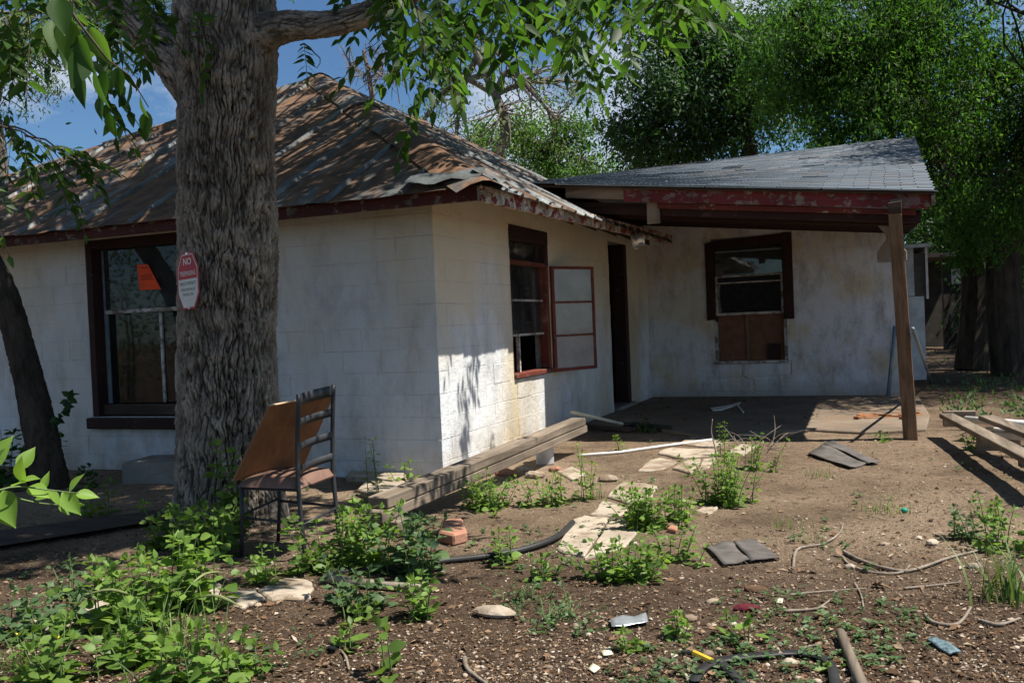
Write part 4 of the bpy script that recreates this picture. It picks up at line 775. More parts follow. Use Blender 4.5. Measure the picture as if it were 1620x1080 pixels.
bg_tree('shade_tree', 'pale yellow green tree beyond the left end of the roof', b7, [b7, AT(0, 250, 15), AT(-20, 120, 15), AT(30, 20, 15)],
  [(30, 110, 15, 60, 50, .8), (60, 70, 15, 45, 35, .7), (0, 160, 15, 40, 30, .6), (190, 30, 15.5, 60, 40, .8), (215, 75, 15.5, 30, 25, .5), (120, 10, 15.5, 60, 40, .8), (-20, 60, 15, 50, 60, .8), (270, -5, 15.5, 40, 30, .6)], 7500, .085, .026, M['leaf_pale'], M['bark_grey'], .36, (.14, .07), .7, .022, 50)
# far hedge that closes the view on the right and behind the house
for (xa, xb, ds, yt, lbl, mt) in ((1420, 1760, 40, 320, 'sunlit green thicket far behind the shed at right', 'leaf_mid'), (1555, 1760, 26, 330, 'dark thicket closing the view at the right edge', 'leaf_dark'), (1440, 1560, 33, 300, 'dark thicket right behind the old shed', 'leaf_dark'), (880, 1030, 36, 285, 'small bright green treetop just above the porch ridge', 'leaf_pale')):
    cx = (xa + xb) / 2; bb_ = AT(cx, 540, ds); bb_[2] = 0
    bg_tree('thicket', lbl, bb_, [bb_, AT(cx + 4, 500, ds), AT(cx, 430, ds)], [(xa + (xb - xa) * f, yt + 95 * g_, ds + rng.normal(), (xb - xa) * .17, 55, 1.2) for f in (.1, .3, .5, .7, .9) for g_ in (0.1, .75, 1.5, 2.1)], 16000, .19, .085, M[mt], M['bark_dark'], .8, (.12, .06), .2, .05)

hb = np.array([-9.5, -7.5, 0]); hp = hb - CAM  # unseen, added: greens the window reflection and darkens the left wall
ht = thing('hedge', 'unseen leafy hedge added along the left side of the yard', 'hedge', tuple(hb)); P, O = [], []; tb = MB()
for k_ in range(70):
    c = np.array([-8.0 - 5.5 * rng.random(), -11 + 8.5 * rng.random(), rng.uniform(.2, 3.2)]); n = 90; q_ = c + rng.normal(size=(n, 3)) * .38; P.append(q_); O.append(unit(q_ - c + np.array([0, 0, .1])))
    if k_ < 14: tb.tube([(c[0], c[1], -.1), (c[0] + .1, c[1], 1.2), (c[0] + .2, c[1] + .2, 2.4)], [.04, .03, .015], 6)
P = np.concatenate(P); O = np.concatenate(O); n = len(P); N = unit(O + rng.normal(size=(n, 3)) * .4); link('foliage', leaf_mesh('foliage', P, np.cross(N, rng.normal(size=(n, 3))), N, .11, .055, 'far'), M['leaf_mid'], ht); tb.build('stems', M['bark_dark'], ht)
# ------------------------------------------------------------------ chair with a plywood sheet on its seat
def lathe(prof, n=20):                       # profile (r, z) -> MB
    mb = MB(); vs_ = [(r * math.cos(2 * math.pi * j / n), r * math.sin(2 * math.pi * j / n), z) for r, z in prof for j in range(n)]
    mb.add(vs_, [(i * n + j, i * n + (j + 1) % n, (i + 1) * n + (j + 1) % n, (i + 1) * n + j) for i in range(len(prof) - 1) for j in range(n)]); return mb
ch = thing('metal_chair', 'black metal ladder back chair with brown vinyl seat standing by the big trunk', 'chair', (.22, -2.53, 0))
yn, yf, xb, xf = -2.71, -2.34, .43, -.01; zo = {yn: 0.0, yf: .03}
for y in (yn, yf):
    MB().tube(curve([(xb + .015, y, zo[y] - .03), (xb, y, .22), (xb - .012, y, .46), (xb - .002, y, .72), (xb + .02, y, .985 + zo[y])], 14), .0145, 10).build('back_post', M['black_metal'], ch, 0, 1, True)
    MB().tube([(xf - .02, y, zo[y] - .03), (xf, y, .2), (xf + .01, y, .425)], .0125, 10).build('leg', M['black_metal'], ch, 0, 1, True)
for z, hh in ((.945, .068), (.81, .048), (.665, .048), (.53, .048)):
    V = [];
    for t in np.linspace(0, 1, 9):
        y = yn + .012 + (yf - yn - .024) * t; x = xb - .004 + .02 * (z - .7) - .032 * math.sin(math.pi * t); dz = .03 * t
        for (a, c) in ((-.004, -hh / 2), (.004, -hh / 2), (.004, hh / 2), (-.004, hh / 2)): V.append((x + a, y, z + dz + c))
    F = [(i * 4 + j, i * 4 + (j + 1) % 4, i * 4 + 4 + (j + 1) % 4, i * 4 + 4 + j) for i in range(8) for j in range(4)]
    link('back_slat', np_mesh('back_slat', np.array(V), np.array(F)), M['black_metal'], ch)
for a, c in (((xb, yn, .215), (xf + .005, yn, .235)), ((xb, yf, .245), (xf + .005, yf, .265)), ((xb, yn, .205), (xb, yf, .235)), ((xf, yn, .25), (xf, yf, .28)), ((xb - .01, yn, .415), (xf, yn, .415)), ((xb - .01, yf, .435), (xf, yf, .435))):
    MB().tube([a, c], .0085, 8).build('rail', M['black_metal'], ch, 0, 1, True)
V = []; nu, nv = 15, 13
for i in range(nu):
    for j in range(nv):
        a, c = i / (nu - 1) * 2 - 1, j / (nv - 1) * 2 - 1; ed = max(abs(a), abs(c)); h = .062 * (1 - ed ** 6) ** .5 + .004 * math.sin(5 * a) * c if ed < 1 else 0
        V.append((.205 + .225 * a, -2.525 + .20 * c, .425 + .02 * (c + 1) * .5 + h))
top = len(V); V += [(p[0], p[1], .418 + .02 * ((p[1] + 2.725) / .4)) for p in V]
F = [(i * nv + j, (i + 1) * nv + j, (i + 1) * nv + j + 1, i * nv + j + 1) for i in range(nu - 1) for j in range(nv - 1)]; F += [tuple(k_ + top for k_ in f[::-1]) for f in F]
link('seat', np_mesh('seat', np.array(V), np.array(F), True), M['vinyl'], ch)
pb = thing('plywood_sheet', 'brown plywood sheet leaning on the chair seat against its back', 'board', (.0, -2.5, .45))
q = [np.array(p) for p in ((-.035, -2.75, .47), (.13, -2.26, .49), (.385, -2.25, .955), (.235, -2.715, .925))]; n_ = unit(np.cross(q[1] - q[0], q[3] - q[0])) * .013
MB().hexa(q, [p + n_ for p in q]).build('sheet', M['ply'], pb)
MB().hexa([q[3] + np.array([0, 0, .0005]), q[2] + np.array([0, 0, .0005]), q[2] + n_ + np.array([0, 0, .0005]), q[3] + n_ + np.array([0, 0, .0005])], [p + np.array([0, 0, .0025]) for p in (q[3], q[2], q[2] + n_, q[3] + n_)]).build('raw_edge', M['ply_edge'], pb)

# ------------------------------------------------------------------ warning sign on the trunk
sc_ = np.array([-.79 + .415 * math.cos(R_(-89)), -1.8 + .415 * math.sin(R_(-89)), 1.745]); sn = unit(np.array([-.16, -.98, .05])); su = unit(np.cross((0, 0, 1.), sn) * -1); su = unit(np.cross(sn, (0, 0, 1)) * -1)
su = unit(np.cross(np.array([0, 0, 1.]), sn)); su = su if su[0] > 0 else -su; sz_ = unit(np.cross(sn, su)); sz_ = sz_ if sz_[2] > 0 else -sz_
su2 = unit(su + sz_ * .05); sz2 = unit(sz_ - su * .05); sg = thing('warning_sign', 'red and white no trespassing sign nailed to the big trunk', 'sign', tuple(sc_))
def SP(x, y, d=0): return sc_ + su2 * x + sz2 * y + sn * d
def octo(w_, h_, c1, c2): return [(-w_ + c1, -h_), (w_ - c1, -h_), (w_, -h_ + c2), (w_, h_ - c2), (w_ - c1, h_), (-w_ + c1, h_), (-w_, h_ - c2), (-w_, -h_ + c2)]
def splate(poly, d0, d1, mat, nm): return MB().prism([SP(x, y, d0) for x, y in poly], sn * (d1 - d0)).build(nm, mat, sg)
splate(octo(.112, .198, .052, .105), 0, .0025, M['sign_red'], 'plate'); splate(octo(.101, .185, .047, .098), .0026, .0031, M['sign_white'], 'border')
oc = octo(.096, .179, .045, .095)
splate([(-.096, .012), (.096, .012), oc[3], oc[4], oc[5], oc[6]], .0032, .0036, M['sign_red'], 'panel'); splate([oc[0], oc[1], oc[2], (.096, .006), (-.096, .006), oc[7]], .0032, .0036, M['sign_white'], 'panel')
def stext(t, size, x, y, mat, sx=1.0, bold=0): text_mesh(t, size, mat, sg, SP(x, y, .0042), su2, sz2, 'lettering', sx=sx, bold=bold)
stext('NO', .066, 0, .112, M['sign_white'], .82, .0012); stext('TRESPASSING', .046, 0, .036, M['sign_white'], .60, .0003)
stext('PRIVATE PROPERTY', .036, 0, -.032, M['ink'], .53, .0); stext('VIOLATORS WILL BE', .028, 0, -.070, M['ink'], .56, .0); stext('PROSECUTED', .028, 0, -.105, M['ink'], .64, .0)
for y, mt in ((.188, 'steel'), (-.188, 'sign_white')): MB().tube([SP(0, y, .002), SP(0, y, .009)], [.012, .009], 12).build('nail_head', M[mt], sg)
# orange notice behind the left window's upper pane
on = thing('paper_notice', 'bright orange paper notice with one curling corner taped inside the left window', 'notice', tuple(onY(237, 437, .114)))
V = []; a, b_, c, d = (onY(px, py, .114) for px, py in ((217, 419), (246, 417), (259, 457), (221, 459)))
for i in range(7):
    for j in range(7):
        u, v = i / 6, j / 6; p = (a * (1 - u) + b_ * u) * (1 - v) + (d * (1 - u) + c * u) * v; cu = max(0, u - v * .3 - .55); p = p + np.array([-.10 * cu, -.10 * cu * u, -.06 * cu]); V.append(p - np.array([0, .001, 0]))
F = [(i * 7 + j, (i + 1) * 7 + j, (i + 1) * 7 + j + 1, i * 7 + j + 1) for i in range(6) for j in range(6)]
link('sheet', np_mesh('sheet', np.array(V), np.array(F), True), M['orange'], on)
dn = (d - a) ; rt = (b_ - a)
for f_, w2 in ((.12, .6), (.42, .75), (.5, .6), (.58, .8)):
    s0 = a + dn * f_ + rt * .12 + np.array([0, -.003, 0]); s1 = s0 + rt * w2; MB().hexa([s0, s1, s1 + dn * .025, s0 + dn * .025], [p - np.array([0, .0006, 0]) for p in (s0, s1, s1 + dn * .025, s0 + dn * .025)]).build('printed_line', M['red'], on)
# metal drum lamp under the eave
lp = thing('eave_lamp', 'shiny metal drum lamp hanging under the peeling red eave', 'lamp', (.74, 4.35, 2.38))
mb = lathe([(.0, -.075), (.098, -.075), (.104, -.07), (.104, -.055), (.092, -.05), (.086, .045), (.1, .055), (.1, .072), (.088, .075), (.07, .06), (0, .06)], 28); Mx = Matrix.Translation((.74, 4.35, 2.375)) @ Matrix.Rotation(R_(20), 4, 'Z') @ Matrix.Rotation(R_(80), 4, 'Y')
mb.v = [tuple(Mx @ Vector(p)) for p in mb.v]; mb.build('drum', M['steel'], lp, 0, 1, True)
MB().tube(curve([(.70, 4.32, 2.46), (.68, 4.30, 2.36), (.70, 4.31, 2.27), (.745, 4.33, 2.262)], 10), .005, 6).build('wire_handle', M['steel'], lp)

# ------------------------------------------------------------------ timbers, pipes and other debris
def gp(px, py, z=0):
    p = G(px, py); p = G(px, py, gz(p) + z); return p
def tube_thing(name, label, cat, pts, rad, mat, n=8, sm=True, group=None):
    o = MB().tube(pts, rad, n).build(name, mat, None, 0, 1, sm); return tag(o, label, cat, group)
tm = [('weathered_timber', 'upper of two long grey timbers slanting along the sunlit wall', (.70, 1.75, .315), (.56, -2.05, .215)), ('weathered_timber', 'lower of two long grey timbers slanting along the sunlit wall', (.705, 1.78, .235), (.555, -2.12, .135))]
for nm, lb, a, c in tm:
    o = MB().bar(a, c, .16, .072).build(nm, M['wood_y'], None, .006); tag(o, lb, 'timber', 'timbers by the wall')
tag(MB().bar((.40, -1.95, .05), (.73, -2.0, .05), .16, .10).build('timber_offcut', M['wood_x'], None, .006), 'short wood block under the near end of the long timbers', 'wood block')
bk = thing('paint_can', 'grey white can propping up the far end of the timbers', 'can', (.62, 1.0, 0))
mb = lathe([(.0, .0), (.085, .0), (.088, .01), (.088, .235), (.093, .24), (.093, .25), (.08, .252), (0, .247)], 24); mb.v = [(x + .60, y + .98, z - .01) for x, y, z in mb.v]; mb.build('body', M['annex'], bk, 0, 1, True)
tube_thing('white_pipe', 'long thin white plastic pipe lying across the dirt before the porch', 'pipe', [gp(915, 720, .02), gp(980, 715, .02), gp(1050, 705, .02), gp(1128, 695, .025)], .014, M['pvc'])
br = thing('push_broom', 'broom with cream handle lying by the doorway', 'broom', tuple(G(985, 670)))
hA = G(904, 651, .30); hB = G(986, 671, .07); MB().tube([hA, hB], .021, 10).build('handle', M['cream'], br, 0, 1, True)
hC = G(1002, 671, .06); MB().tube([hB, G(994, 671, .065), hC], [.03, .024, .028], 10).build('collar', M['rubber'], br, 0, 1, True)
hD = G(1062, 676, .05); MB().bar(hC, hD, .06, .05).build('head', M['rubber'], br, .006)
for k_ in range(9): p = hC + (hD - hC) * (.62 + .045 * k_); MB().bar(p + np.array([0, 0, -.02]), p + np.array([.03, -.05, -.06]), .014, .012).build('bristle_tuft', M['rubber'], br)
tag(MB().bar(G(925, 674, .03), G(1000, 680, .03), .09, .035).build('dark_plank', M['darkwood'], None, .004), 'short dark plank on the dirt beneath the broom handle', 'plank')
wt = thing('trim_scrap', 'bent white trim strip lying on the porch floor', 'scrap', tuple(G(1150, 642)))
MB().prism([G(1124, 646, .03), G(1150, 642, .03), G(1172, 637, .03), G(1166, 641, .03), G(1142, 649, .03), G(1128, 650, .03)], (0, 0, .012)).build('strip', M['pvc'], wt); MB().bar(G(1165, 638, .045), G(1176, 652, .04), .02, .012).build('strip', M['pvc'], wt)
def sheet_poly(name, label, cat, px, mat, th, z=.012, warp=.02, group=None, parent=None, n=7):
    P = [gp(a, c, z) for a, c in px]; V = []
    for i in range(n):
        for j in range(n):
            u, v = i / (n - 1), j / (n - 1); p = (P[0] * (1 - u) + P[1] * u) * (1 - v) + (P[3] * (1 - u) + P[2] * u) * v; p = p + np.array([0, 0, warp * (.5 + noise(np.array([[u * 2.1, v * 1.7, px[0][0] * .37]]))[0])]); V.append(p)
    N_ = len(V); V += [p - np.array([0, 0, th]) for p in V]; F = [(i * n + j, (i + 1) * n + j, (i + 1) * n + j + 1, i * n + j + 1) for i in range(n - 1) for j in range(n - 1)]; F += [tuple(k_ + N_ for k_ in f[::-1]) for f in F]
    for k_ in range(n - 1): F += [(k_ * n, k_ * n + N_, (k_ + 1) * n + N_, (k_ + 1) * n), ((k_ + 1) * n + n - 1, (k_ + 1) * n + n - 1 + N_, k_ * n + n - 1 + N_, k_ * n + n - 1), (k_ + 1, k_ + 1 + N_, k_ + N_, k_), ((n - 1) * n + k_, (n - 1) * n + k_ + N_, (n - 1) * n + k_ + 1 + N_, (n - 1) * n + k_ + 1)]
    o = link(name, np_mesh(name, np.array(V), np.array(F)), mat, parent)
    return tag(o, label, cat, group) if label else o
ft = thing('felt_sheet', 'creased grey roofing felt lying in the sun midway to the porch post', 'felt', tuple(G(1335, 722)))
sheet_poly('panel', None, None, [(1278, 718), (1300, 704), (1372, 733), (1345, 741)], M['mat'], .006, .012, .025, None, ft); sheet_poly('panel', None, None, [(1302, 703), (1320, 699), (1394, 731), (1374, 733)], M['mat'], .006, .022, .025, None, ft)
ft = thing('felt_sheet', 'flat two piece grey roofing felt lying near the middle of the yard', 'felt', tuple(G(1172, 873)))
sheet_poly('panel', None, None, [(1113, 863), (1158, 858), (1186, 889), (1145, 893)], M['mat'], .006, .015, .02, None, ft); sheet_poly('panel', None, None, [(1160, 858), (1193, 856), (1233, 883), (1188, 889)], M['mat'], .006, .015, .02, None, ft)
sheet_poly('tin_strip', 'small bent grey tin strip on the foreground dirt', 'tin strip', [(965, 981), (1022, 971), (1026, 985), (968, 995)], M['galv'], .003, .012, .02)
tube_thing('garden_hose', 'black rubber hose curving out of the weeds to the flagstones', 'hose', curve([gp(520, 905, .02), gp(590, 900, .02), gp(650, 896, .02), gp(700, 887, .02), gp(765, 880, .02), gp(830, 868, .025), gp(878, 850, .03), gp(906, 826, .035)], 40), .019, M['rubber'], 10)
st = thing('rubber_strip', 'flat black rubber loop lying at the bottom edge of the yard', 'strap', tuple(G(1200, 1040)))
def strap(px, wd=.035):
    P = curve([gp(a, c, .015) for a, c in px], 28); mb = MB()
    for i in range(27): mb.bar(P[i], P[i + 1] + (P[i + 1] - P[i]) * .12, wd, .012)
    return P
for px in ([(1098, 1078), (1110, 1058), (1140, 1044), (1200, 1036), (1258, 1032), (1300, 1040), (1316, 1056), (1322, 1085)], [(1138, 1046), (1158, 1064), (1184, 1088)]):
    P = curve([gp(a, c, .018) for a, c in px], 36); T = unit(np.gradient(P, axis=0)); S = unit(np.cross(T, (0, 0, 1.))); V = []
    for i in range(36):
        for (a, c) in ((-.019, -.006), (.019, -.006), (.019, .006), (0, .002), (-.019, .006)): V.append(P[i] + S[i] * a + np.array([0, 0, c]))
    F = [(i * 5 + j, i * 5 + (j + 1) % 5, i * 5 + 5 + (j + 1) % 5, i * 5 + 5 + j) for i in range(35) for j in range(5)]; link('strip', np_mesh('strip', np.array(V), np.array(F)), M['rubber'], st)
yt = thing('hand_tool', 'small yellow handled tool beside the black rubber loop', 'tool', tuple(G(1108, 1038)))
MB().tube([gp(1098, 1032, .02), gp(1126, 1045, .02)], .012, 8).build('grip', M['yellow'], yt); MB().tube([gp(1078, 1030, .015), gp(1098, 1032, .02)], [.006, .009], 8).build('blade', M['rubber'], yt)
tube_thing('wooden_dowel', 'pale round wooden handle lying at the bottom of the photo', 'handle', [gp(1330, 1000, .025), gp(1345, 1038, .025), gp(1368, 1092, .025)], [.019, .021, .022], M['wood_y'], 12)
def rock(name, label, cat, c, r, mat, seed, group=None):
    bm = bmesh.new(); bmesh.ops.create_icosphere(bm, subdivisions=2, radius=1); 
    for v in bm.verts:
        p = np.array(v.co); f_ = 1 + .28 * noise(np.array([p * 1.1 + seed * 3.7]))[0]; v.co = Vector((c[0] + r[0] * p[0] * f_, c[1] + r[1] * p[1] * f_, c[2] + r[2] * p[2] * f_))
    me = bpy.data.meshes.new(name); bm.to_mesh(me); bm.free(); return tag(link(name, me, mat), label, cat, group)
rock('flat_rock', 'flat pale rock in the left foreground dirt', 'rock', gp(783, 967, .02), (.105, .05, .028), M['paver'], 1)
tag(MB().prism([gp(*q_) for q_ in ((694, 858), (700, 838), (732, 836), (740, 858), (718, 864))], (0, 0, .075)).build('broken_brick', M['brick'], None, .012), 'pinkish broken brick lying beside the near timbers', 'brick')
tag(MB().prism([gp(*q_) for q_ in ((1055, 842), (1062, 836), (1073, 838), (1070, 845))], (0, 0, .03)).build('brick_fragment', M['brick'], None, .006), 'small orange brick fragment by the weeds beside the path', 'brick')
for k_, (px, py, r_, lb) in enumerate([(800, 748, .10, 'brownish flat stone beneath the middle of the timbers'), (828, 742, .085, 'rounded tan stone next to the grey white can'), (845, 752, .10, 'cream broken stone under the timbers nearest the path'), (880, 742, .07, 'half round cream stone just right of the timbers'), (963, 757, .09, 'ridged reddish stone on the upper flagstone path'), (1088, 795, .05, 'small tan stone between the path weeds')]): rock('loose_stone', lb, 'stone', gp(px, py, .02), (r_, r_ * .7, r_ * .42), M['paver' if k_ % 3 else 'brick'], k_ + 5, 'loose stones along the path')
# concrete near the left wall
cb = gp(237, 772); ang = R_(12); cs, sn_ = math.cos(ang), math.sin(ang)
def rb(mb, c, dx, dy, z0, z1):
    q = [(c[0] + a * cs - d_ * sn_, c[1] + a * sn_ + d_ * cs) for a, d_ in ((-dx, -dy), (dx, -dy), (dx, dy), (-dx, dy))]; return mb.hexa([(x, y, z0) for x, y in q], [(x, y, z1) for x, y in q])
tag(rb(MB(), (-2.72, -.42), .36, .26, -.1, .20).build('concrete_block', M['conc'], None, .02, 2), 'grey concrete step block under the left window', 'block')
for (px, lb) in (([(548, 772), (560, 757), (640, 758), (642, 772)], 'low concrete slab against the corner of the shaded wall'), ([(566, 796), (584, 776), (644, 772), (640, 790), (600, 806)], 'broken concrete slab sunlit beside the chair weeds')):
    tag(MB().prism([gp(a, c, -.06) for a, c in px], (0, 0, .12)).build('concrete_slab', M['paver'], None, .01), lb, 'slab', 'slabs by the wall corner')
tag(MB().hexa([gp(-30, 868, .0), gp(-30, 842, .0), gp(250, 806, .0), gp(268, 820, .0)], [gp(-30, 868, .035), gp(-30, 842, .035), gp(250, 806, .035), gp(268, 820, .035)]).build('ground_plank', M['darkwood'], None, .005), 'long dark plank lying in the shade left of the trunk', 'plank')
# planks and pipes stacked at the right edge
pa, pc = G(1497, 657, .21), G(1660, 741, .24)
tag(MB().bar(pa, pc, .135, .05).build('stacked_plank', M['wood_y'], None, .005), 'near sunlit plank of the stack at the right edge', 'plank', 'planks stacked at the right edge')
tag(MB().bar(G(1560, 660, .27), G(1680, 706, .28), .14, .045).build('stacked_plank', M['wood_y'], None, .005), 'far sunlit plank of the stack at the right edge', 'plank', 'planks stacked at the right edge')
for a, c, lb in ((G(1492, 662, .12), G(1492, 662, .12) + np.array([.32, .03, .0]), 'wood bearer under the far end of the right plank stack'), (G(1545, 697, .12), G(1545, 697, .12) + np.array([.35, .02, .0]), 'wood bearer under the middle of the right plank stack'), (G(1612, 722, .12), G(1612, 722, .12) + np.array([.5, .05, 0]), 'wood bearer under the near end of the right plank stack')):
    tag(MB().bar(a, c, .09, .17).build('plank_bearer', M['wood_x'], None, .005), lb, 'bearer', 'bearers under the right planks')
for a, c, lb in ((G(1528, 663, .20), G(1690, 676, .20), 'upper pale pipe lying across the right plank stack'), (G(1575, 687, .18), G(1700, 697, .18), 'lower pale pipe lying across the right plank stack'), (G(1560, 678, .17), G(1600, 680, .17), 'thin pale pipe between the two right planks')):
    tube_thing('plastic_pipe', lb, 'pipe', [a, c], .035 if 'thin' not in lb else .018, M['pvc'], 14, True, 'pale pipes in the right plank stack')
# splintered wood by the post
sw = thing('splintered_wood', 'splintered reddish rotten wood heap on the dirt behind the post', 'wood', tuple(G(1400, 660)))
for k_ in range(11):
    a = gp(1345 + 8 * k_ + rng.normal() * 6, 659 + rng.normal() * 3, .02 + .02 * (k_ % 3)); c = gp(1372 + 9 * k_ + rng.normal() * 8, 657 + rng.normal() * 3, .03 + .02 * (k_ % 2)); MB().bar(a, c, .05 * rng.uniform(.6, 1.3), .028).build('splinter', M['redwood'], sw, .003)
# pipes leaning near the porch wall end
tube_thing('leaning_pipe', 'dark grey pipe leaning on the right end of the porch wall', 'pipe', [onY(1404, 636, 7.45), onY(1416, 516, 7.74)], .028, M['greyblue'], 12)
tube_thing('leaning_pole', 'thin pale pole leaning behind the porch post', 'pole', [G(1473, 604), onX(1444, 520, 3.93)], .02, M['greyblue'], 10)
tube_thing('downpipe', 'thin white vertical pipe at the right end of the porch wall', 'pipe', [(3.93, 7.82, 0), (3.92, 7.80, 2.7)], .025, M['pvc'], 10)
# sticks
sticks = [([(1255, 897), (1262, 868), (1300, 860), (1326, 845), (1334, 828)], .009, 'mossy bent stick right of the flat felt sheet'), ([(1335, 872), (1362, 886), (1400, 898), (1440, 902), (1500, 882), (1556, 868)], .011, 'long pale branch stretching towards the right edge grass'), ([(1333, 880), (1345, 893), (1380, 905), (1425, 905), (1440, 893)], .008, 'thin forked twig touching the long pale branch'), ([(1352, 922), (1362, 940), (1366, 960)], .006, 'short pale twig below the long branch'),
 ([(1464, 972), (1478, 984), (1515, 986), (1536, 960)], .010, 'hooked pale stick at lower right'), ([(1548, 980), (1580, 987), (1614, 977)], .009, 'gently bowed stick near the lower right corner'), ([(1240, 966), (1285, 963), (1300, 958), (1316, 946)], .007, 'thin grey twig right of the maroon cloth'), ([(735, 1040), (738, 1055), (752, 1068), (772, 1082)], .011, 'curved bare stick at the bottom middle'),
 ([(515, 912), (540, 918), (600, 924), (665, 928)], .028, 'thick grey driftwood branch under the chair weeds'), ([(1252, 1038), (1272, 1024), (1300, 1018)], .006, 'small twig crossing the black rubber loop'), ([(520, 1022), (543, 1032), (552, 1058)], .008, 'short bent root in the left foreground'), ([(1430, 930), (1470, 926), (1520, 920)], .006, 'straight straw coloured twig right of the yard centre'), ([(1250, 940), (1300, 935), (1370, 930)], .005, 'fine dry twig in the middle right litter')]
for px, r_, lb in sticks: tube_thing('fallen_stick', lb, 'stick', curve([gp(a, c, r_ * .8 + .004) for a, c in px], 18), np.linspace(r_, r_ * .55, 18) * (1 + .1 * rng.normal(size=18)), M['twig'], 7, True, 'fallen sticks in the yard')
b0 = gp(1135, 731); tube_thing('upright_twig', 'bare twig standing upright in front of the porch shadow', 'twig', curve([b0, b0 + np.array([-.02, 0, .15]), b0 + np.array([-.045, 0, .28]), b0 + np.array([-.03, 0, .40])], 12), np.linspace(.008, .004, 12), M['twig'], 6)
dt = thing('dry_twigs', 'tangle of dry pale twigs at the edge of the porch shadow', 'twigs', tuple(gp(1200, 712)))
for k_ in range(16): p = gp(1195 + 18 * rng.normal(), 708 + 6 * rng.normal()); d_ = unit(rng.normal(size=3) * np.array([1, 1, .4]) + np.array([0, 0, .4])); MB().tube(curve([p, p + d_ * .15 + np.array([0, 0, .05]), p + d_ * .36 + rng.normal(size=3) * .05], 8), np.linspace(.005, .002, 8), 5).build('twig', M['twig'], dt)
# little scraps
rock('cloth_scrap', 'crumpled maroon cloth scrap in the foreground', 'cloth', gp(1180, 961, .006), (.06, .035, .016), M['cloth'], 21)
rock('bark_scrap', 'curled brown bark scrap above the maroon cloth', 'bark', gp(1196, 932, .01), (.06, .035, .02), M['rot'], 22)
sheet_poly('broken_tile', 'broken speckled blue slab at lower right', 'tile', [(1466, 1010), (1480, 1006), (1520, 1030), (1502, 1034)], M['bluebit'], .008, .015, .01)
mb = lathe([(0, .0), (.02, 0), (.022, .004), (.022, .018), (.018, .022), (0, .022)], 16); p = gp(1431, 809, .004); mb.v = [(x + p[0], y + p[1], z + p[2]) for x, y, z in mb.v]; tag(mb.build('bottle_cap', M['greenplastic'], None, 0, 1, True), 'tiny green plastic cap lying in the middle right yard', 'cap')
for px, lb in (([(930, 1058), (938, 1050), (950, 1056), (940, 1064)], 'white plastic scrap left of the rubber loop'), ([(1082, 1066), (1094, 1068), (1100, 1085), (1092, 1085)], 'curved white plastic scrap at the bottom edge'), ([(1228, 948), (1240, 946), (1238, 953), (1228, 954)], 'tiny white paper scrap right of the maroon cloth'), ([(950, 1028), (965, 1024), (970, 1036), (955, 1038)], 'pale stone chip near the bottom middle')): sheet_poly('litter_scrap', lb, 'scrap', px, M['cream'], .003, .008, .008, 'white scraps in the foreground', None, 3)
for k_, (px, py, r_) in enumerate([(1250, 1048, .028), (1092, 978, .03), (1168, 990, .02), (1345, 896, .03), (1475, 858, .035), (1540, 895, .03)]): rock('yard_stone', ['tan stone inside the black rubber loop', 'cream stone beside the tin strip', 'cream stone below the maroon cloth', 'tan stone left of the long pale branch', 'pale stone above the long pale branch', 'pale stone right of the long pale branch'][k_], 'stone', gp(px, py, r_ * .4), (r_, r_ * .8, r_ * .6), M['paver'], 40 + k_, 'single stones in the yard')

# ------------------------------------------------------------------ outbuildings far right
an = thing('back_annex', 'narrow white lean-to with a dark window behind the porch post', 'annex', (3.7, 12, 0))
MB().box((2.2, 11.32, -.1), (4.36, 14.5, 1.55)).build('lower_wall', M['annex'], an); MB().box((2.2, 11.30, 1.56), (4.20, 14.5, 2.45)).build('upper_wall', M['annex'], an); MB().box((4.2, 11.36, 1.56), (4.42, 14.4, 2.35)).build('window_opening', M['dark_in'], an)
MB().box((4.40, 11.30, 1.5), (4.44, 11.35, 2.45)).build('corner_trim', M['pvc'], an); MB().box((2.1, 11.2, 2.452), (4.5, 14.6, 2.52)).build('roof', M['galv'], an)
s0 = G(1500, 552); s0[2] = 0; shd = thing('garden_shed', 'dark weathered shed with an open black doorway under the far trees', 'shed', tuple(s0)); dv = np.array([RT[0], RT[1], 0]); dv /= np.linalg.norm(dv); dd_ = np.array([-dv[1], dv[0], 0])
def shp(a, c, z): return s0 + dv * a + dd_ * c + np.array([0, 0, z])
def sbox(a0, a1, c0, c1, z0, z1, nm, mt): return MB().hexa([shp(a0, c0, z0), shp(a1, c0, z0), shp(a1, c1, z0), shp(a0, c1, z0)], [shp(a0, c0, z1), shp(a1, c0, z1), shp(a1, c1, z1), shp(a0, c1, z1)]).build(nm, M[mt], shd)
kk = np.linalg.norm(s0[:2] - CAM[:2]) / FPX
sbox(-42 * kk, -36 * kk, 0, .1, 0, 135 * kk, 'wall', 'shed'); sbox(-4 * kk, 2 * kk, 0, .12, 0, 128 * kk, 'door_frame', 'shed'); sbox(2 * kk, 60 * kk, 0, .1, 0, 130 * kk, 'wall', 'shed'); sbox(-46 * kk, 66 * kk, -.2, 2.5, 131 * kk, 137 * kk, 'roof', 'shed'); sbox(-42 * kk, 60 * kk, 2.2, 2.3, 0, 130 * kk, 'wall', 'shed'); sbox(8 * kk, 22 * kk, -.03, -.002, 92 * kk, 114 * kk, 'notice_board', 'annex')
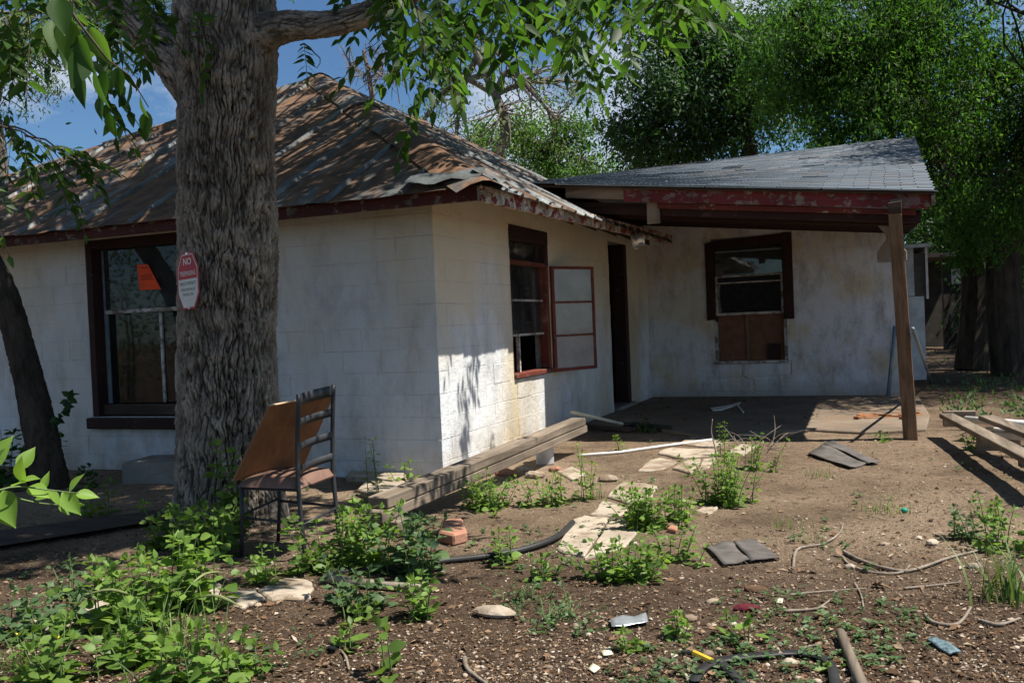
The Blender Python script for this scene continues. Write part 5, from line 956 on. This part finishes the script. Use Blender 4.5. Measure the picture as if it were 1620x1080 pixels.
# ------------------------------------------------------------------ weeds
def weed(label, px, py, wpx, hpx, nst, ll, lw, mat='leaf_weed', kind='ovate', flowers=0, name='weed_plant', cat='weed', zbase=None, dens=1.0, upright=.8):
    b_ = gp(px, py) if zbase is None else zbase; ds = -(RW.T @ (b_ - CAM))[2]; sw_ = wpx * ds / FPX / 2; hh = hpx * ds / FPX
    ll *= 1.25; lw *= 1.45; dens *= .95; upright = min(upright, .62)
    t = thing(name, label, cat, tuple(b_), 'weeds growing in the yard'); sb = MB(); few = nst <= 4; P, D, N, Ls, Ws = [], [], [], [], []; fl = []
    for s_ in range(nst):
        o = rng.normal(size=2) * sw_ * .33; a = rng.uniform(0, 2 * math.pi); lean = (1 - upright) + .3 * rng.random(); h = hh * rng.uniform(.55, 1.05); r0 = np.array([b_[0] + o[0], b_[1] + o[1], b_[2] - .02])
        out = np.array([o[0], o[1], 0]) / (sw_ + 1e-6); dr = np.array([math.cos(a), math.sin(a), 0]) * .5 + out * .8
        pts = curve([r0, r0 + dr * sw_ * lean * .35 + np.array([0, 0, h * .5]), r0 + dr * sw_ * lean + np.array([0, 0, h])], 9); (MB() if few else sb).tube(pts, np.linspace(.0036, .0013, 9) * (1 + ll * 3), 5, False) if not few else MB().tube(pts, np.linspace(.0036, .0013, 9) * (1 + ll * 3), 5, False).build('stem', M['stem'], t)
        nn = max(3, int(h / (ll * .36) * dens)); 
        for k_ in range(nn):
            f_ = (k_ + .6) / nn; q = pts[min(8, int(f_ * 8.99))]; az = a + k_ * 1.57 + rng.normal() * .3; sz = (1.15 - .65 * f_) * rng.uniform(.75, 1.2)
            for s2 in (0, math.pi):
                if rng.random() < .12: continue
                d_ = np.array([math.cos(az + s2), math.sin(az + s2), rng.uniform(-.25, .55)]); pet = unit(d_) * ll * .35 * sz; P.append(q + pet); D.append(d_); N.append(np.array([0, 0, 1.]) + rng.normal(size=3) * .35); Ls.append(ll * sz); Ws.append(lw * sz)
        for k_ in range(2): P.append(pts[-1]); D.append(unit(rng.normal(size=3) * .5 + np.array([0, 0, 1.]))); N.append(rng.normal(size=3)); Ls.append(ll * .55); Ws.append(lw * .45)
        if flowers and rng.random() < flowers: fl.append(pts[-1])
    link('foliage', leaf_mesh('foliage', P, D, unit(np.array(N)), np.array(Ls), np.array(Ws), kind), M[mat], t); few or sb.build('stems', M['stem'], t)
    for q in fl:
        mb = MB()
        for a in range(5): mb.add([q, q + np.array([math.cos(a * 1.257) * .011, math.sin(a * 1.257) * .011, .006]), q + np.array([math.cos(a * 1.257 + .7) * .013, math.sin(a * 1.257 + .7) * .013, .009])], [(0, 1, 2)])
        mb.build('flower', M['flower'], t)
    return t
def blades(P, A, L, Wd, bend, n=5):
    V = []; F = []
    for p, a, l_, w_, bd in zip(P, A, L, Wd, bend):
        o = len(V); d_ = np.array([math.cos(a), math.sin(a), 0]); sd = np.array([-d_[1], d_[0], 0])
        for k_ in range(n):
            t = k_ / (n - 1); q = p + d_ * l_ * bd * t * t + np.array([0, 0, l_ * (t - .45 * bd * t * t)]); ww = w_ * (1 - t ** 1.6) + .0006; V += [q - sd * ww, q + sd * ww]
        F += [(o + 2 * k_, o + 2 * k_ + 1, o + 2 * k_ + 3, o + 2 * k_ + 2) for k_ in range(n - 1)]
    return np.array(V), np.array(F)
def tuft(label, px, py, wpx, hpx, n, wd=.004, seed_heads=0, mat='grass', group='grass tufts in the yard'):
    b_ = gp(px, py); ds = -(RW.T @ (b_ - CAM))[2]; sw_ = wpx * ds / FPX / 2; hh = hpx * ds / FPX; t = thing('grass_tuft', label, 'grass', tuple(b_), group)
    P = [np.array([b_[0], b_[1], b_[2] - .01]) + np.append(rng.normal(size=2) * sw_ * .35, 0) for _ in range(n)]; V, F = blades(P, rng.uniform(0, 6.28, n), hh * rng.uniform(.5, 1.25, n), wd * rng.uniform(.6, 1.3, n), rng.uniform(.15, .9, n)); link('blades', np_mesh('blades', V, F, True), M[mat], t)
    for k_ in range(seed_heads):
        p = P[k_]; a = rng.uniform(0, 6.28); q = curve([p, p + np.array([math.cos(a) * .05, math.sin(a) * .05, hh * .8]), p + np.array([math.cos(a) * .2, math.sin(a) * .2, hh * 1.05]), p + np.array([math.cos(a) * .36, math.sin(a) * .36, hh * .95])], 14); MB().tube(q[:8], .0018, 4).build('stalk', M['stem'], t); MB().tube(q[7:], [.003, .005, .006, .006, .005, .003, .0015], 6).build('seed_head', M['seed'], t)
    return t
W = weed
# lower left bank of weeds
W('tallest pale leafed weed at the top of the lower left bank', 285, 960, 140, 115, 14, .075, .050); W('leafy weed at the middle of the lower left bank', 200, 985, 180, 105, 20, .07, .042); W('dense weed hugging the left edge, lower left bank', 60, 1000, 190, 95, 14, .062, .034, 'leaf_weed2')
W('weed mass at the lower left corner of the photo', 90, 1085, 230, 110, 16, .062, .036, 'leaf_weed', 'ovate', .3); W('broad leaved weed at the bottom of the lower left bank', 300, 1075, 180, 95, 12, .078, .048); W('weed at the right tip of the lower left bank', 385, 1068, 110, 70, 7, .06, .036); W('small dark leafed weed beside the left flagstones', 130, 940, 110, 60, 8, .055, .03, 'leaf_weed2'); W('thin weed left of the tallest pale weed', 235, 935, 60, 80, 4, .06, .04)
W('weed between the bank and the bottom edge grass', 215, 1050, 150, 90, 10, .07, .04)
tuft('long grass among the lower left weeds with seed heads', 265, 1040, 190, 110, 70, .004, 3); tuft('grass at the far lower left corner', 30, 1060, 120, 80, 40, .0035)
tuft('long strap leafed grass at the foot of the trunk', 350, 880, 40, 75, 9, .008)
# around chair and trunk
W('low lit weed just left of the chair front legs', 425, 918, 110, 48, 9, .05, .036); W('round leafed weed at the foot of the big trunk', 330, 882, 130, 75, 15, .075, .055, 'leaf_weed'); W('dark weed in the shade left of the trunk', 285, 865, 130, 75, 11, .07, .05); W('climbing weed against the lower trunk', 318, 815, 70, 80, 7, .07, .05); W('vine like weed rising between trunk and chair', 362, 850, 50, 165, 7, .085, .06, dens=.6); W('shady weed on the bare ground left of the trunk', 170, 815, 70, 60, 5, .06, .04)
W('big sunlit weed to the right of the chair', 560, 895, 170, 95, 24, .060, .042); W('rounded weed mass before the near timbers', 650, 905, 150, 95, 18, .062, .046, 'leaf_weed2'); W('low weed at the right foot of the chair', 508, 905, 60, 42, 6, .055, .04); W('weed under the driftwood branch', 590, 960, 110, 70, 9, .05, .036, 'leaf_weed2'); W('weed drooping beside the driftwood tip', 680, 975, 90, 75, 7, .06, .034); W('twin leafed seedling at lower left of centre', 620, 1062, 60, 95, 2, .075, .05, dens=.45); W('small pale seedling in the left foreground', 540, 1025, 50, 45, 3, .06, .034); W('round leafed seedlings in front of the flagstones', 555, 985, 80, 45, 6, .04, .038, dens=.5)
W('tall wispy flowering weed by the shaded wall corner', 604, 795, 60, 110, 4, .05, .014, 'leaf_weed', 'fine', .9); W('leaf sprig beside the wall corner slab', 640, 770, 60, 40, 3, .07, .045)
# along timbers and path
W('long low weed row in front of the timbers', 775, 803, 140, 50, 30, .042, .03); W('weed patch at the end of the low row with flowers', 868, 800, 80, 55, 11, .042, .028, 'leaf_weed', 'ovate', .5); W('tall thin weed with yellow flowers by the path', 925, 790, 60, 95, 5, .055, .024, 'leaf_weed', 'fine', .9); W('bushy weed right of the upper path', 1150, 795, 130, 80, 26, .042, .026); W('reddish tipped weed at the porch shadow edge', 1195, 745, 80, 55, 9, .04, .024); W('leafy weed covering the middle of the path', 1030, 835, 140, 65, 28, .044, .032); W('weed right of the middle path clump', 1085, 820, 70, 60, 7, .042, .03)
W('dense broad weed in front of the big flagstone', 990, 915, 130, 65, 24, .048, .032); W('weed reaching right from the dense path clump', 1065, 885, 90, 60, 9, .045, .03); W('single leafy weed left of the big flagstone', 795, 890, 70, 65, 5, .05, .036); W('weed next to the hose bend', 852, 915, 55, 55, 5, .05, .03); W('small upright weed on the shaded porch edge', 1025, 684, 45, 28, 6, .045, .034, 'leaf_dark'); W('upright green sprout before the porch shadow', 1146, 722, 18, 55, 2, .04, .018, dens=1.6); W('tiny weed by the white pipe', 982, 712, 30, 28, 3, .04, .03)
W('low grey green creeper in the middle foreground', 880, 985, 150, 34, 26, .024, .014, 'leaf_weed2', dens=.8, upright=.35); W('second creeper left of the tin strip', 815, 950, 110, 30, 16, .022, .013, 'leaf_weed2', dens=.8, upright=.35)
W('small weed by the tin strip', 1000, 1030, 45, 35, 4, .045, .03); W('small weed right of the tin strip', 1073, 1010, 50, 45, 5, .045, .028); W('bright two leafed sprout above the rubber loop', 1180, 1018, 50, 48, 3, .07, .034, dens=.6); W('tiny sprout inside the rubber loop', 1308, 1062, 20, 22, 2, .035, .022)
W('weeds at the right edge above the long grass', 1595, 870, 110, 80, 10, .05, .03); W('weed patch left of the right edge grass', 1530, 850, 90, 50, 9, .04, .024, 'leaf_weed2'); W('weed behind the right edge weeds', 1560, 820, 60, 40, 6, .04, .026)
tuft('long arching grass clump at the right edge', 1590, 950, 110, 120, 46, .006, 0); tuft('small grass tuft in the middle right yard', 1400, 810, 130, 26, 60, .0022); tuft('thin grass by the flat felt sheet', 1245, 835, 80, 26, 26, .002); tuft('thin grass between the felt sheets', 1300, 755, 60, 22, 24, .002); tuft('sparse grass left of the long branch', 1280, 855, 60, 24, 18, .002); tuft('sparse grass at the path bend', 940, 788, 60, 30, 26, .0025)
W('weed by the foot of the porch post', 1400, 697, 40, 22, 5, .04, .026); W('weed under the right plank stack', 1535, 712, 40, 40, 4, .05, .035)
# shaded weeds at the left wall; the indoor one stands in for a reflection
W('dark leafy shrub at the left edge beside the leaning trunk', 30, 770, 120, 95, 12, .10, .06, 'leaf_dark', cat='shrub', name='shrub'); W('low dark weed right of the leaning trunk base', 130, 775, 60, 40, 5, .07, .05, 'leaf_dark')
W('green weed added indoors, standing in for greenery reflected in the left window', 0, 0, 60, 70, 7, .05, .014, 'leaf_weed', 'fine', 0, zbase=np.array([-4.0, .55, .60]))
# bright branch poking in from the left edge
lb_ = thing('leafy_branch', 'bright lime leaved branch poking in from the left edge', 'branch', tuple(AT(-20, 780, 2.6))); bp = curve([AT(-60, 780, 2.55), AT(0, 782, 2.6), AT(60, 795, 2.65), AT(118, 800, 2.7)], 14); MB().tube(bp, np.linspace(.004, .0015, 14), 5).build('twig', M['stem'], lb_); bp2 = curve([AT(-40, 790, 2.5), AT(20, 770, 2.55), AT(80, 775, 2.6), AT(125, 780, 2.62)], 14); MB().tube(bp2, np.linspace(.004, .0012, 14), 5).build('twig', M['stem'], lb_)
for q0 in (bp[0], bp2[0]):
    gq = q0 - RT * .45 + TW * .05; gq[2] = gz(gq) - .03; MB().tube(curve([gq, q0 - RT * .40 - np.array([0, 0, .2]), q0 - RT * .16 - np.array([0, 0, .03]), q0], 14), np.linspace(.008, .004, 14), 6).build('stem', M['stem'], lb_)
P, D, N, Ls, Ws = [], [], [], [], []
for k_ in range(34): t_ = rng.random(); P.append(bp[0] - RT * (.05 + .42 * t_) + np.array([0, 0, -.02 - .5 * t_ ** 3 * rng.random()]) + rng.normal(size=3) * .02); D.append(rnd_dir(1)[0] + UPc * .3); N.append(unit(UPc + rng.normal(size=3) * .4)); Ls.append(.07 + .05 * rng.random()); Ws.append(.05)
for k_, (px, py, ax, ay, s_) in enumerate([(-25, 770, .4, -.8, .11), (5, 775, .5, .8, .10), (20, 770, .9, -.4, .085), (38, 765, .1, -1, .075), (45, 770, .8, .2, .07), (70, 775, .1, -1, .045), (75, 776, .5, .7, .05), (98, 778, .5, .6, .07), (110, 778, .6, -.9, .055), (118, 782, 1, .1, .055), (92, 800, .6, .5, .035), (112, 800, 1, -.1, .03), (-10, 785, .3, 1, .10), (30, 745, .3, -.9, .07), (-20, 745, .5, -.9, .10), (55, 790, .7, -.2, .04)]):
    P.append(AT(px, py, 2.58 + .01 * k_)); D.append(RT * ax - UPc * ay + TW * rng.normal() * .3); N.append(unit(UPc * .7 + TW * .7 + rng.normal(size=3) * .25)); Ls.append(s_); Ws.append(s_ * .55)
link('leaves', leaf_mesh('leaves', P, D, N, np.array(Ls) * 1.25, np.array(Ws) * 1.3, 'hi'), M['leaf_lime'], lb_)

# ------------------------------------------------------------------ gravel, litter and seedlings (nobody could count them)
def scatter(n, y0, y1, pw=1.0, x0=-60, x1=1680, mask=None):
    px = rng.uniform(x0, x1, n); py = y0 + (y1 - y0) * rng.random(n) ** pw; k_ = np.array([G(a, c) for a, c in zip(px, py)]); k_[:, 2] = ground_z(k_[:, 0], k_[:, 1])
    ok = ~((k_[:, 0] < .05) & (k_[:, 1] > -.05)) & ~((k_[:, 0] > 0) & (k_[:, 0] < 4.1) & (k_[:, 1] > 3.5)); k_ = k_[ok]
    if mask: k_ = k_[mask(k_)]
    return k_
bm = bmesh.new(); bmesh.ops.create_icosphere(bm, subdivisions=1, radius=1); iv = np.array([v.co[:] for v in bm.verts]); if_ = np.array([[v.index for v in f.verts] for f in bm.faces]); bm.free()
K = scatter(15000, 690, 1100, .8, mask=lambda k_: (fbm(np.stack([k_[:, 0] * .9, k_[:, 1] * .9, k_[:, 0] * 0], -1), 2) + .25 + .25 * (k_[:, 0] > 2.2)) > rng.random(len(k_)) * .9)
n = len(K); sz = .0040 * np.exp(rng.normal(size=n) * .55) * (1 + .6 * (rng.random(n) < .06)); ang = rng.uniform(0, 6.28, n); sc3 = np.stack([sz * rng.uniform(.8, 1.5, n), sz * rng.uniform(.7, 1.1, n), sz * rng.uniform(.45, .8, n)], -1)
L0 = iv[None] * sc3[:, None, :] * (1 + .18 * rng.normal(size=(n, len(iv), 1))); V = np.stack([L0[..., 0] * np.cos(ang)[:, None] - L0[..., 1] * np.sin(ang)[:, None], L0[..., 0] * np.sin(ang)[:, None] + L0[..., 1] * np.cos(ang)[:, None], L0[..., 2]], -1) + K[:, None, :] + np.array([0, 0, .001])
tag(link('gravel', np_mesh('gravel', V.reshape(-1, 3), (np.arange(n)[:, None, None] * len(iv) + if_[None]).reshape(-1, 3)), M['pebble']), 'scattered small gravel over the bare dirt yard', 'gravel', None, 'stuff')
K = scatter(60000, 690, 1100, .8, mask=lambda k_: (np.maximum((-1.9 - k_[:, 1]) * .5, (k_[:, 0] - 2.6) * .7) + .33 + .6 * fbm(np.stack([k_[:, 0] * 1.3 + 9, k_[:, 1] * 1.3, k_[:, 0] * 0], -1), 2)) > rng.random(len(k_))); n = len(K)
D = unit(np.stack([rng.normal(size=n), rng.normal(size=n), .12 * rng.normal(size=n)], -1)); N = unit(np.array([0, 0, 1.]) + .35 * rng.normal(size=(n, 3))); lens = .014 * np.exp(rng.normal(size=n) * .55)
tag(link('leaf_litter', leaf_mesh('leaf_litter', K + np.array([0, 0, .006]), D, N, lens, lens * rng.choice([.08, .15, .3, .6], n), 'far'), M['litter']), 'dry leaf and bark litter over the dirt yard', 'litter', None, 'stuff')
K = scatter(3000, 640, 1100, .8, mask=lambda k_: fbm(np.stack([k_[:, 0] * .8 + 3, k_[:, 1] * .8 + 8, k_[:, 0] * 0], -1), 3) > .17 + .28 * rng.random(len(k_))); P, D, N, Ls = [], [], [], []
for p in K:
    s_ = rng.uniform(.012, .042)
    for k_ in range(int(rng.integers(3, 8))): a = rng.uniform(0, 6.28); P.append(p + np.array([0, 0, rng.uniform(.003, .03)])); D.append((math.cos(a), math.sin(a), .4 * rng.random())); N.append((.3 * rng.normal(), .3 * rng.normal(), 1)); Ls.append(s_)
tag(link('seedlings', leaf_mesh('seedlings', P, D, N, np.array(Ls), np.array(Ls) * .55, 'far'), M['leaf_weed2']), 'tiny weed seedlings dotted over the dirt yard', 'ground cover', None, 'stuff')
K = scatter(450, 560, 668, .9, 1440, 1700, mask=lambda k_: (k_[:, 0] > 4.3) & (fbm(np.stack([k_[:, 0] * .5 + 3, k_[:, 1] * .5 + 2, k_[:, 0] * 0], -1), 3) > -.1 + .3 * rng.random(len(k_)))); n = len(K)
P = np.repeat(K, 4, 0) + rng.normal(size=(n * 4, 3)) * np.array([.05, .05, 0]) + np.array([0, 0, .02]); m_ = len(P); tag(link('ground_cover', leaf_mesh('ground_cover', P, unit(rng.normal(size=(m_, 3)) + np.array([0, 0, .9])), rnd_dir(m_), .09 * rng.uniform(.5, 1.4, m_), .035, 'far'), M['leaf_weed2']), 'green ground cover in the shade behind the plank stack', 'ground cover', None, 'stuff')
K = scatter(1500, 632, 690, 1, 1030, 1470); 
pf = np.stack([rng.uniform(.1, 4.0, 900), rng.uniform(3.9, 7.7, 900), np.full(900, .031)], -1); pf = pf[(pf[:, 1] > 7.1) | (pf[:, 0] < .7) | (rng.random(900) < .25)]; n = len(pf); lens = .03 * np.exp(rng.normal(size=n) * .4)
tag(link('porch_litter', leaf_mesh('porch_litter', pf, unit(np.stack([rng.normal(size=n), rng.normal(size=n), .1 * rng.random(n)], -1)), unit(np.array([0, 0, 1.]) + .3 * rng.normal(size=(n, 3))), lens, lens * .5, 'far'), M['litter']), 'dead leaves swept against the porch walls', 'litter', None, 'stuff')
